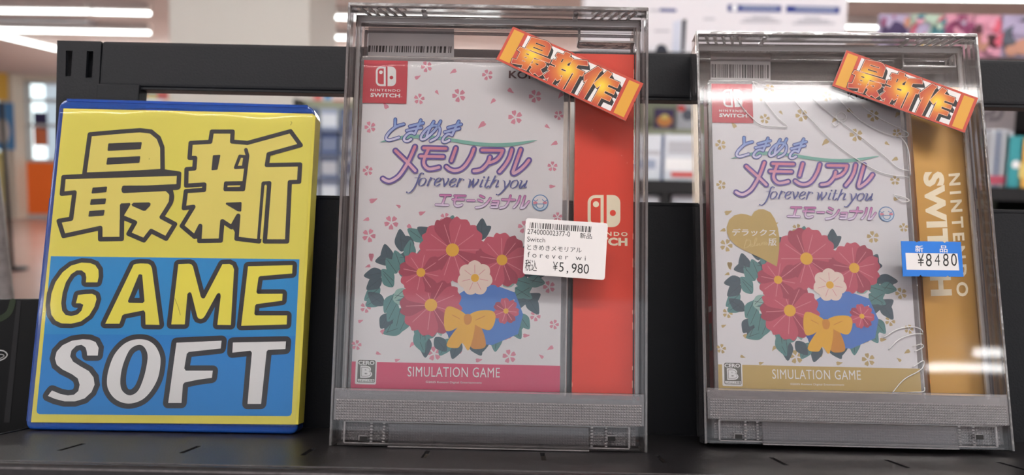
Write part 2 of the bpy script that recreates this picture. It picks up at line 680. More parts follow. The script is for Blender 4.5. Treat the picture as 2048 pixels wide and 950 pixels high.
# ------------------------------------------------------------------ the sloping display the cases stand on
rack = empty('display_rack', DISP.matrix())
tag(rack, 'black steel sloping display rack carrying the game cases', 'display rack')
SLOT_X = [-0.1918, -0.1395, -0.0876, -0.0357, 0.0161, 0.0681, 0.1201, 0.1723, 0.2232, 0.2752, 0.3272]
mb = MB()
mb.plate(-0.2425, 0.42, 0.3275, 0.443, -0.0015, 0.0, [(x - 0.0011, x + 0.0011, 0.3532, 0.3735) for x in SLOT_X], 'shelf_steel')
mb.build('shelf_board', rack)
mb = MB()
mb.box(-0.2425, 0.3274, -0.012, 0.42, 0.443, -0.009, 'black_steel')  # added plate below the slots so no light shows through them
mb.build('slot_blocker', rack)
mb = MB()
mb.box(-0.2435, 0.3225, -0.034, 0.42, 0.3272, -0.0002, 'shelf_steel', 0.0014, 3)
mb.box(-0.2435, 0.32715, -0.0003, 0.42, 0.32745, 0.00012, 'edge_glint')
mb.box(-0.2435, 0.3224, -0.0024, 0.42, 0.3227, -0.0016, 'edge_glint', 0.0001, 1)
mb.build('front_lip', rack)
mb = MB()
mb.box(-0.2440, 0.3272, -0.016, -0.2426, 0.443, 0.0006, 'black_steel', 0.0004)
mb.build('side_edge', rack)
mb = MB()
mb.box(-0.2425, 0.4425, 0.0, 0.42, 0.4445, 0.1255, 'black_steel')
mb.box(-0.2425, 0.4421, 0.1246, 0.42, 0.4560, 0.1268, 'black_steel', 0.0006)
mb.build('back_panel', rack)
mb = MB()
mb.box(-0.2337, 0.4408, 0.1856, 0.42, 0.4540, 0.2122, 'black_steel', 0.0022, 3)
mb.box(-0.2125, 0.4416, 0.1846, 0.42, 0.4428, 0.1862, 'black_steel', 0.0003)
mb.build('top_rail', rack)
# left upright: flat steel bracket with two tall slots
Y_UP = 0.442
tmp = MB()
hx = [(DISP.at(a, 130, Y_UP)[0], DISP.at(b, 130, Y_UP)[0], DISP.at(140, d, Y_UP)[1], DISP.at(140, c, Y_UP)[1]) for a, b, c, d in ((131, 145, 103, 154), (174, 187, 103, 156))]
zt = DISP.at(150, 83.5, Y_UP)[1]
tmp.plate(-0.2585, -0.2337, 0.0, zt, Y_UP - 0.0015, Y_UP + 0.0005, hx, 'black_steel')
z_lo = zt - 0.19
v2 = []
for (x, y, z) in tmp.v:                       # the plate stands up; it narrows a little towards the bottom
    k = (zt - y) / 0.19
    v2.append((x + 0.012 * k * (1 if x < -0.25 else 0.4), z, y))
tmp.v = v2
tmp.box(-0.2575, 0.4460, 0.0, -0.2345, 0.4560, zt - 0.001, 'black_steel', 0.001)
tmp.build('upright', rack)
mb = MB()
xa, _ = DISP.at(278, 190, 0.44)
mb.box(-0.2337, 0.4395, 0.0, xa, 0.4500, 0.187, 'black_steel', 0.0008)
mb.build('inner_post', rack)
inv = rack.matrix_world.inverted()
for sx in (-0.225, 0.40):
    mb = MB()
    top = disp((sx, 0.449, 0.02))
    bot = Vector((top.x, top.y, 0.0))
    for a, b, w in ((top, bot, 0.016),):
        P, Q = inv @ a, inv @ b
        mb.rod(P, Q, w, 'black_steel', 4)
    f0, f1 = inv @ (bot + Vector((0, -0.25, 0.012))), inv @ (bot + Vector((0, 0.2, 0.012)))
    mb.rod(f0, f1, 0.016, 'black_steel', 4)
    mb.build('stand', rack)

# ------------------------------------------------------------------ things at the left of the rack
bf = Frame(0, 0.462, -0.02, 0, 0)
A = [bf.at(x, y) for x, y in ((-60, 598), (93, 597), (84, 905), (-60, 905))]
bo = bf.sub(A[3][0], 0, A[3][1])
board = empty('display_board', bo.matrix())
tag(board, 'glossy black board with faint pale arcs, beside the yellow and blue case', 'board')
Bq = [(x - A[3][0], z - A[3][1]) for x, z in A]
mb = MB()
mb.prism([Bq[3], Bq[2], Bq[1], Bq[0]], 0.0, 0.012, 'dark_board', 0.0006)
mb.build('panel', board)
mb = MB()
ar = Art(mb, -0.0002, lambda x, y: bo.at(x, y))
ar.poly([(34, 601), (43, 601), (20, 845), (8, 845)], 'board_strip', 1)
ar.stroke([(-14, 640), (4, 636), (19, 624), (26, 603)], 12, 'green_reflection', 2, sm=5)  # green arc paints a reflection onto the glossy board
ar.stroke([(-6, 700), (8, 702), (15, 709), (9, 717), (-6, 723)], 2.2, 'pale_mark', 2, sm=5)
ar.stroke([(-6, 709), (6, 709), (8, 713), (-4, 719)], 1.2, 'pale_mark', 2, sm=5)
mb.build('print', board)
# ledge of the rack under that board
mb = MB()
mb.box(-0.40, 0.36, -0.045, -0.2447, 0.50, -0.0205, 'black_steel', 0.001)
mb.build('side_ledge', rack)
# ------------------------------------------------------------------ blue case with the yellow and blue sign
KB = Frame(-0.240746, 0.410568, 0.0005, 0.021681, 0.036959)
BW, BH, BD = 0.135, 0.171, 0.0135
sign = empty('game_case', KB.matrix())
tag(sign, 'blue plastic game case with a yellow and blue GAME SOFT sign', 'game case')
mb = MB()
mb.prism(rrect(0, 0, BW, BH, (0.0035, 0.0035, 0.005, 0.005)), 0.0, BD, 'blue_plastic', 0.0012, 3)
for k in range(3):                              # stepped grip lines along the top edge
    mb.box(0.004, -0.0004 + 0.0018 * k, BH - 0.0012, BW - 0.004, 0.0006 + 0.0018 * k, BH + 0.0003, 'blue_plastic', 0.0002)
# the catch half way down the left edge
zc = KB.at(95, 395)[1]
mb.box(-0.0006, 0.001, 0.004, 0.0005, BD - 0.002, zc, 'blue_plastic', 0.0003)
mb.build('case_shell', sign)

mb = MB()
SY = -0.0005
ar = Art(mb, SY, lambda x, y: KB.at(x, y, SY))
S4 = [ar.conv(*p) for p in ((127, 217), (625, 227.5), (591, 849), (62, 844.5))]
ar.poly(S4, 'sign_yellow', 0, raw=True)
# printed spine round the right side
sx = S4[1][0]
mb.face([(BW + 0.0003, SY + 0.0006, S4[2][1]), (BW + 0.0003, BD - 0.001, S4[2][1]), (BW + 0.0003, BD - 0.001, S4[1][1] - 0.001), (BW + 0.0003, SY + 0.0006, S4[1][1] - 0.001)], 'sign_yellow')
mb.face([(sx, SY, S4[2][1]), (BW + 0.0003, SY + 0.0006, S4[2][1]), (BW + 0.0003, SY + 0.0006, S4[1][1] - 0.001), (sx, SY, S4[1][1])], 'sign_yellow')
# blue panel, two overlapping sheets
ar.poly([(101.8, 512.3), (599, 518.6), (591.5, 672), (88, 668)], 'sign_blue', 1)
bl = [(88, 668), (591.5, 672), (583.5, 826), (581, 831), (576, 832.4), (79, 828.5), (74.5, 826), (73.2, 821)]
ar.poly(bl, 'sign_blue_lower', 1)
K = ar.view(100, 240, 3.6556)                    # left character
Y_IN, INK = 'glyph_yellow', 'ink_charcoal'
lo = [(65, 738), (155, 722), (180, 530), (88, 540), (100, 418), (250, 410), (292, 105), (520, 85), (660, 75), (740, 85), (795, 130), (822, 200), (824, 375), (945, 392), (940, 490), (880, 500), (890, 545), (885, 600), (850, 660), (818, 710), (915, 762), (850, 868), (740, 812), (688, 880), (575, 832), (622, 750), (545, 718), (527, 730), (525, 870), (368, 872), (368, 790), (100, 848)]
K.poly(lo, Y_IN, 2)
K.stroke(lo, 33, INK, 3, closed=True)
K.stroke([(100, 418), (530, 405), (945, 392)], 33, INK, 3)
K.stroke([(255, 402), (540, 392), (822, 376)], 38, INK, 4)
K.poly([(528, 486), (540, 480), (945, 478), (945, 505), (885, 512), (855, 520), (540, 535), (526, 528)], INK, 4)
K.stroke([(545, 508), (930, 490)], 44, INK, 5)
K.stroke([(855, 505), (890, 545), (885, 600), (850, 660), (818, 710)], 33, INK, 5, sm=4)
K.stroke([(527, 625), (527, 720)], 30, INK, 4)
K.poly([(520, 610), (585, 607), (590, 618), (545, 692), (540, 740), (515, 740)], INK, 5)
K.poly([(596, 618), (612, 605), (725, 602), (737, 612), (733, 628), (698, 664), (682, 664), (604, 630)], INK, 4)
for q in (((425, 172), (675, 160), (668, 213), (420, 229)), ((418, 278), (663, 263), (657, 312), (411, 329)), ((315, 497), (416, 487), (411, 526), (308, 538)), ((303, 582), (409, 574), (403, 612), (297, 621)), ((290, 668), (398, 658), (391, 698), (285, 707))):
    cx, cz = sum(p[0] for p in q) / 4, sum(p[1] for p in q) / 4
    q2 = [(cx + (x - cx) * 0.93, cz + (z - cz) * 0.75) for x, z in q]
    K.poly(q2, INK, 4)
    K.stroke(q2, 13, INK, 5, closed=True)
K = ar.view(350, 240, 3.6556)                    # right character
ro = [(530, 168), (418, 158), (422, 85), (270, 85), (258, 160), (115, 168), (107, 278), (148, 278), (142, 355), (85, 360), (82, 480), (215, 472), (212, 512), (80, 520), (65, 645), (135, 635), (50, 775), (145, 855), (185, 775), (178, 885), (335, 882), (347, 740), (415, 785), (463, 700), (450, 868), (615, 888), (648, 465), (690, 462), (657, 888), (820, 888), (840, 455), (908, 452), (915, 325), (672, 330), (685, 250), (920, 185), (845, 82)]
K.poly(ro, Y_IN, 2)
K.stroke(ro, 32, INK, 3, closed=True)
K.poly([(160, 800), (185, 765), (198, 775), (190, 870), (150, 868)], INK, 4)
K.poly([(420, 790), (455, 695), (475, 690), (470, 770), (455, 850)], INK, 4)
K.poly([(655, 480), (668, 470), (640, 870), (622, 870)], 'glyph_yellow', 4)
K.poly([(96, 497), (200, 488), (198, 494), (98, 503)], 'glyph_yellow', 4)
c_ = [(284, 264), (326, 261), (306, 358), (274, 362)]
K.poly(c_, INK, 4)
K.stroke(c_, 13, INK, 5, closed=True)
K.stroke([(519, 218), (531, 262), (500, 508), (368, 508), (372, 462), (498, 460)], 27, INK, 4)
K.poly([(368, 458), (500, 456), (498, 510), (366, 512)], INK, 5)
K.poly([(386, 480), (478, 478), (476, 489), (384, 491)], 'glyph_yellow', 6)
K.stroke([(475, 265), (443, 348), (500, 345), (512, 268)], 24, INK, 4, closed=True)
t_ = [(380, 612), (480, 608), (478, 662), (462, 660)]
K.poly(t_, INK, 4)
K.stroke(t_, 16, INK, 5, closed=True)


def letter(view, outline, fill, hw, hole=None, inner=None, sm=0, bg='sign_blue'):
    view.stroke(outline, hw * 2, INK, 2, closed=True, sm=sm)
    o = smooth_path(outline, True, sm) if sm else outline
    view.poly(o, fill, 3)
    if hole:
        view.stroke(hole, 5, INK, 4, closed=True, sm=sm and 4)
        view.poly(smooth_path(hole, True, 4) if sm else hole, INK, 4, eps=1e-5)
        view.poly(smooth_path(inner, True, 4) if sm else inner, bg, 5)


V = ar.view(80, 500, 5.278)
letter(V, [(485, 342), (545, 342), (607, 342), (621, 280), (618, 210), (585, 160), (530, 138), (440, 133), (330, 165), (240, 235), (165, 340), (122, 460), (108, 580), (120, 680), (165, 745), (230, 775), (330, 778), (430, 755), (520, 690), (575, 600), (598, 520), (588, 480), (550, 462), (480, 465), (402, 475), (392, 520), (380, 562), (430, 563), (458, 578), (440, 640), (400, 680), (330, 698), (270, 685), (235, 640), (225, 560), (240, 450), (275, 340), (330, 255), (390, 215), (440, 215), (480, 245), (490, 290)], 'letter_yellow', 47)
letter(V, [(690, 778), (990, 155), (1015, 147), (1060, 142), (1140, 145), (1165, 158), (1182, 192), (1262, 790), (1115, 787), (1112, 660), (1095, 637), (890, 678), (870, 690), (840, 778)], 'letter_yellow', 48,
       [(1045, 262), (1060, 258), (1078, 265), (1102, 540), (1085, 558), (942, 555), (932, 540)], [(1043, 405), (1053, 505), (998, 506)])
V = ar.view(320, 500, 5.277)
letter(V, [(120, 785), (195, 150), (310, 145), (332, 152), (348, 172), (430, 490), (442, 508), (458, 513), (474, 506), (660, 150), (735, 148), (765, 163), (782, 205), (748, 792), (606, 790), (642, 485), (636, 460), (620, 454), (602, 464), (475, 695), (455, 720), (430, 728), (405, 720), (393, 700), (335, 465), (324, 447), (308, 446), (290, 465), (262, 785)], 'letter_yellow', 47)
letter(V, [(858, 800), (930, 172), (1400, 160), (1395, 248), (1055, 276), (1040, 292), (1018, 445), (1032, 463), (1295, 462), (1290, 535), (1018, 571), (1004, 588), (996, 675), (1010, 690), (1342, 690), (1338, 786)], 'letter_yellow', 47)
V = ar.view(60, 660, 4.752)
letter(V, [(545, 243), (595, 243), (645, 243), (653, 170), (625, 115), (570, 92), (500, 88), (400, 102), (310, 145), (255, 205), (238, 270), (255, 330), (310, 375), (400, 420), (455, 460), (473, 520), (460, 580), (420, 615), (360, 622), (290, 608), (210, 575), (190, 600), (172, 626), (240, 655), (330, 678), (430, 678), (520, 650), (585, 590), (615, 520), (605, 450), (560, 390), (480, 345), (410, 300), (383, 250), (395, 195), (440, 150), (490, 140), (528, 165), (540, 200)], 'letter_white', 48)
letter(V, [(1040, 88), (1120, 100), (1190, 150), (1235, 240), (1240, 330), (1215, 460), (1150, 580), (1070, 660), (970, 697), (880, 690), (800, 645), (745, 565), (732, 480), (750, 370), (800, 240), (880, 145), (960, 100)], 'letter_white', 47,
       [(1035, 143), (1085, 165), (1115, 230), (1110, 320), (1080, 450), (1030, 570), (970, 615), (920, 610), (875, 565), (862, 490), (875, 380), (910, 270), (960, 180)],
       [(1035, 193), (1058, 215), (1066, 290), (1050, 390), (1010, 510), (965, 562), (932, 555), (915, 500), (920, 410), (945, 310), (985, 225)], sm=4, bg='sign_blue_lower')
V = ar.view(320, 660, 4.523)
letter(V, [(75, 660), (150, 115), (558, 97), (550, 167), (262, 198), (243, 215), (220, 348), (235, 368), (478, 368), (470, 432), (340, 450), (222, 475), (208, 495), (195, 660)], 'letter_white', 46)
letter(V, [(660, 113), (1140, 103), (1135, 172), (978, 180), (965, 195), (915, 668), (792, 668), (832, 205), (818, 187), (655, 205)], 'letter_white', 46)
# scuffs on the paper
ar.stroke([(581, 250), (584, 246), (582, 243)], 1.6, 'ink_mark', 1)
ar.dot(299, 318, 1.2, 'ink_mark', 6)
ar.stroke([(350, 597), (357, 615), (361, 630)], 1.2, 'ink_mark', 6)
mb.build('title_sheet', sign, 'yellow and blue printed title sheet')


def film_sheet(mb, x0, x1, z0, z1, y, r, mat, wave=0.0, nu=40, ph=0.0, side=0.0):
    """clear sleeve: flat over the front, rolling back over the top edge; the roll wanders a little"""
    rows = 12
    vs, fs = [], []
    for i in range(nu + 1):
        u = i / nu
        x = x0 + (x1 - x0) * u
        rr = r * (1 + wave * math.sin(u * 9 + ph) + wave * 0.6 * math.sin(u * 23 + 2 * ph))
        col = [(x, y, z0), (x, y, z0 + (z1 - r * 1.8 - z0) * 0.5), (x, y, z1 - r * 1.8)]
        for k in range(rows):
            a = math.radians(88) * k / (rows - 1)
            col.append((x, y + rr * (1 - math.cos(a)), z1 - rr + rr * math.sin(a)))
        vs += col
    m = rows + 3
    for i in range(nu):
        for k in range(m - 1):
            fs.append([i * m + k, (i + 1) * m + k, (i + 1) * m + k + 1, i * m + k + 1])
    mb.raw(vs, fs, mat, True)


mb = MB()
film_sheet(mb, 0.0015, BW - 0.0005, 0.004, S4[0][1] + 0.0022, -0.0013, 0.0042, 'film', 0.22, ph=1.0)
mb.build('clear_sleeve', sign)
# ------------------------------------------------------------------ clear security cases
KD, KT = 0.0275, 0.0014
KW, KH = 0.146623, 0.212513
KL = Frame(-0.0820372, 0.3800437, 0.0002, -0.0083535, 0.0)
KR = Frame(0.0955030, 0.3959421, 0.0002 + KD * math.sin(0.0791465), -0.0305861, 0.0791465)
SHEET_Y = 0.0155


def loc(px, py, y=0.0):
    return KL.at(px, py, y)


def keeper(F, label):
    root = empty('security_case', F.matrix())
    tag(root, label, 'security case')
    z_top = loc(900, 780)[1]            # top of the moulded band
    z_grip0, z_grip1 = loc(900, 845)[1], loc(900, 797)[1]
    # ---- front cover
    m = MB()
    m.box(0, 0, 0.0, KW, KT, KH, 'acrylic', 0.0004, 1)
    m.box(0.0, KT, 0.0, KT, 0.0128, KH, 'acrylic_wall')
    m.box(KW - KT, KT, 0.0, KW, 0.0128, KH, 'acrylic_wall')
    m.box(KT, KT, KH - KT, KW - KT, 0.0128, KH, 'acrylic_wall')
    # the moulded rim shows as a grey line round the cover
    m.box(-0.0002, -0.0003, KH - 0.0016, KW + 0.0002, 0.0024, KH + 0.0003, 'acrylic_edge', 0.0003, 1)
    m.box(-0.0002, -0.0002, 0.0, 0.0010, 0.0024, KH, 'acrylic_edge', 0.0002, 1)
    m.box(KW - 0.0010, -0.0002, 0.0, KW + 0.0002, 0.0024, KH, 'acrylic_edge', 0.0002, 1)
    m.build('front_cover', root)
    # ---- back tray
    m = MB()
    t2 = 0.0016
    m.box(t2, 0.0116, 0.002, t2 + KT, KD, KH - t2, 'acrylic_wall')
    m.box(KW - t2 - KT, 0.0116, 0.002, KW - t2, KD, KH - t2, 'acrylic_wall')
    m.box(t2 + KT, 0.0116, KH - t2 - KT, KW - t2 - KT, KD, KH - t2, 'acrylic_wall')
    m.box(t2 + KT, KD - KT, 0.002, KW - t2 - KT, KD, KH - t2 - KT, 'acrylic', 0.0003, 1)
    m.box(t2 + KT, 0.003, 0.0, KW - t2 - KT, KD, KT, 'acrylic_wall')
    # lips where tray and cover meet, and the back corner lines
    m.box(0.0022, 0.0122, KH - 0.0052, KW - 0.0022, 0.0146, KH - 0.0020, 'acrylic_rib', 0.0004, 2)
    for x in (0.0020, KW - 0.0040):
        m.box(x, 0.0122, 0.024, x + 0.0020, 0.0144, KH - 0.004, 'acrylic_rib', 0.0004, 1)
    for x in (0.0034, KW - 0.0050):
        m.box(x, KD - 0.0022, 0.024, x + 0.0016, KD - 0.0004, KH - 0.004, 'acrylic_edge', 0.0003, 1)
    m.box(0.0034, KD - 0.0022, KH - 0.0056, KW - 0.0034, KD - 0.0004, KH - 0.0042, 'acrylic_edge', 0.0003, 1)
    m.build('back_tray', root)
    # ---- grip ribs under the top wall
    for s in (0, 1):
        for k in range(5):
            x = 0.0055 + 0.0044 * k
            a, b = x, x + 0.0032
            if s:
                a, b = KW - a, KW - b
            r = MB()
            r.rod((a, 0.0026, KH - KT - 0.0002), (b, 0.0118, KH - KT - 0.0002), 0.00075, 'acrylic_rib', 6)
            r.build('grip_rib', root)
    for px in (846, 1153):
        x = loc(px, 15)[0]
        r = MB()
        r.box(x - 0.0012, 0.0026, KH - KT - 0.0016, x + 0.0012, 0.0118, KH - KT, 'acrylic_edge', 0.0004, 1)
        r.build('bracket', root)
    # ---- little tag compartment in the top right corner
    r = MB()
    yb = 0.0205
    x0, x1 = loc(1157, 60, yb)[0], min(loc(1272, 60, yb)[0], KW - 0.0042)
    z0, z1 = loc(1200, 91, yb)[1], KH - 0.0046
    r.box(x0 - 0.0006, yb - 0.006, z0, x0 + 0.0006, yb + 0.004, z1, 'acrylic_edge', 0.0002, 1)
    r.box(x0, yb - 0.006, z0 - 0.0005, x1, yb + 0.004, z0 + 0.0005, 'acrylic_rib', 0.0002, 1)
    r.box(x1 - 0.0008, yb - 0.006, z0, x1, yb + 0.004, z1, 'acrylic_rib', 0.0002, 1)
    r.build('tag_compartment', root)
    # ---- lock: moulded block with the pyramid grip
    m = MB()
    m.box(0.0032, 0.0020, 0.0022, KW - 0.0032, 0.0225, z_top - 0.0012, 'moulded', 0.0006, 1)
    m.box(0.0014, -0.0007, z_grip0 + 0.0002, KW - 0.0014, -0.0001, z_top, 'moulded_pale', 0.0002, 1)
    m.build('lock_block', root)
    g = MB()
    step = 0.00122
    nx, nz = int((KW - 0.005) / step), int((z_grip1 - z_grip0) / step)
    vs, fs = [], []
    for j in range(nz):
        for i in range(nx):
            x, z = 0.0025 + i * step, z_grip0 + j * step
            b = len(vs)
            vs += [(x, -0.0008, z), (x + step, -0.0008, z), (x + step, -0.0008, z + step), (x, -0.0008, z + step), (x + step / 2, -0.00142, z + step / 2)]
            fs += [[b, b + 1, b + 4], [b + 1, b + 2, b + 4], [b + 2, b + 3, b + 4], [b + 3, b, b + 4]]
    # the same grip goes on, fainter, behind the keyway
    z = 0.0026
    while z < z_grip0 - step:
        for i in range(2, nx - 2):
            x = 0.0025 + i * step
            b = len(vs)
            vs += [(x, 0.0019, z), (x + step, 0.0019, z), (x + step, 0.0019, z + step), (x, 0.0019, z + step), (x + step / 2, 0.0015, z + step / 2)]
            fs += [[b, b + 1, b + 4], [b + 1, b + 2, b + 4], [b + 2, b + 3, b + 4], [b + 3, b, b + 4]]
        z += step
    g.raw(vs, fs, 'grip')
    g.build('grip_texture', root)
    # ---- keyway along the foot: window frame, sliding bar, dividers, two key holes
    m = MB()
    wx0, wx1 = loc(690, 850)[0], loc(1258, 850)[0]
    wz0, wz1 = loc(900, 889)[1], loc(900, 846)[1]
    wz0 = max(wz0, 0.0012)
    e = 0.0005
    for a in ((wx0 - e, wz0, wx0 + e, wz1), (wx1 - e, wz0, wx1 + e, wz1)):
        m.box(a[0], -0.0012, a[1], a[2], 0.0, a[3], 'keyline', 0.0002, 1)
    m.box(wx0, -0.0011, wz1 - 0.0004, wx1, -0.0001, wz1 + 0.0003, 'acrylic_edge', 0.0001, 1)
    m.box(wx0, -0.0011, wz0 - 0.0004, wx1, -0.0001, wz0 + 0.0002, 'keyline', 0.0001, 1)
    m.build('keyway_frame', root)
    m = MB()
    bx0, bx1 = loc(777, 870)[0], loc(1178, 870)[0]
    m.box(bx0, -0.0019, 0.0004, bx1, -0.0003, wz1 - 0.0004, 'moulded', 0.0003, 1)
    m.box(bx0, -0.0021, 0.0002, bx1, -0.0012, 0.0008, 'keyline', 0.0001, 1)
    m.build('sliding_bar', root)
    for px in (743, 768, 1183, 1212):
        x = loc(px, 870)[0]
        m = MB()
        for k in range(7):
            z = wz0 + (wz1 - wz0) * (k + 0.5) / 7
            m.box(x - 0.0006, -0.0011, z - 0.0004, x + 0.0006, -0.0003, z + 0.0004, 'keyline', 0.0002, 1)
        m.build('divider', root)
    for px in (727.5, 1222):
        x, z = loc(px, 876)
        m = MB()
        m.box(x - 0.0017, -0.0016, z - 0.0011, x + 0.0017, -0.0004, z + 0.0010, 'lock_black')
        m.box(x - 0.0022, -0.0014, z - 0.0011, x - 0.0017, -0.0002, z + 0.0014, 'keyline')
        m.box(x - 0.0022, -0.0014, z + 0.0010, x + 0.0020, -0.0002, z + 0.0014, 'keyline')
        m.build('key_hole', root)
    return root


case_l = keeper(KL, 'clear security case holding the white game with the red card, priced 5,980 yen')
case_r = keeper(KR, 'scuffed clear security case holding the gold deluxe game, priced 8480 yen')


def bars(ar, quad, n, mat, layer, seed):
    rnd = random.Random(seed)
    q = [ar.conv(*p) for p in quad]
    y = ar.y - layer * ar.INK
    w = [rnd.choice((1, 1, 1.3, 2, 2.6)) for _ in range(n * 2)]
    tot = sum(w)
    t = 0
    for i, k in enumerate(w):
        a, b = t / tot, (t + k) / tot
        t += k
        if i % 2 == 0:
            P = lambda s, v: (q[0][0] * (1 - s) * (1 - v) + q[1][0] * s * (1 - v) + q[2][0] * s * v + q[3][0] * (1 - s) * v, y,
                              q[0][1] * (1 - s) * (1 - v) + q[1][1] * s * (1 - v) + q[2][1] * s * v + q[3][1] * (1 - s) * v)
            ar.mb.face([P(a, 1), P(b, 1), P(b, 0), P(a, 0)], mat)


# barcode labels stuck inside the back of each case
for F, root, wq, bq, n in ((KL, case_l, [(737, 55), (908, 58), (908, 135), (735, 132)], [(737, 91), (908, 93), (907, 106), (736, 104)], 30),
                           (KR, case_r, [(1421, 93), (1541, 95), (1541, 190), (1421, 188)], [(1422, 128), (1540, 130), (1540, 157), (1422, 155)], 34)):
    yb = KD - KT - 0.0005
    m = MB()
    ar = Art(m, yb, lambda x, y, F=F: F.at(x, y, yb))
    ar.poly(wq, 'paper_grey', 0)
    bars(ar, bq, n, 'ink_black', 1, 5 + n)
    m.build('barcode_label', root, 'white barcode label seen through the top of the case')

# ---- orange "newest work" stickers
SQ_L = [(1026, 53), (1287, 167), (1251, 242), (992, 119)]
SQ_R = [(1693, 100.3), (1956.5, 196), (1929, 265.6), (1664, 171.7)]


def glow_mat(name, centres, rad):
    m, N, L = new_mat(name)
    o = N.new('ShaderNodeOutputMaterial')
    p = N.new('ShaderNodeBsdfPrincipled')
    p.inputs['Roughness'].default_value = 0.45
    p.inputs['Specular IOR Level'].default_value = 0.3
    uv = N.new('ShaderNodeUVMap')
    last = None
    for c in centres:
        d = N.new('ShaderNodeVectorMath')
        d.operation = 'DISTANCE'
        d.inputs[1].default_value = (c[0] * 10, c[1] * 10, 0)
        L.new(uv.outputs[0], d.inputs[0])
        if last is None:
            last = d.outputs['Value']
        else:
            mn = N.new('ShaderNodeMath')
            mn.operation = 'MINIMUM'
            L.new(last, mn.inputs[0])
            L.new(d.outputs['Value'], mn.inputs[1])
            last = mn.outputs[0]
    mr = N.new('ShaderNodeMapRange')
    mr.inputs['From Max'].default_value = rad * 10
    L.new(last, mr.inputs['Value'])
    r = N.new('ShaderNodeValToRGB')
    e = r.color_ramp.elements
    e[0].position, e[0].color = 0.08, rgb(198, 172, 48)
    e[1].position, e[1].color = 0.8, rgb(148, 54, 40)
    x = e.new(0.45)
    x.color = rgb(174, 98, 42)
    L.new(mr.outputs[0], r.inputs[0])
    L.new(r.outputs[0], p.inputs['Base Color'])
    L.new(p.outputs[0], o.inputs[0])


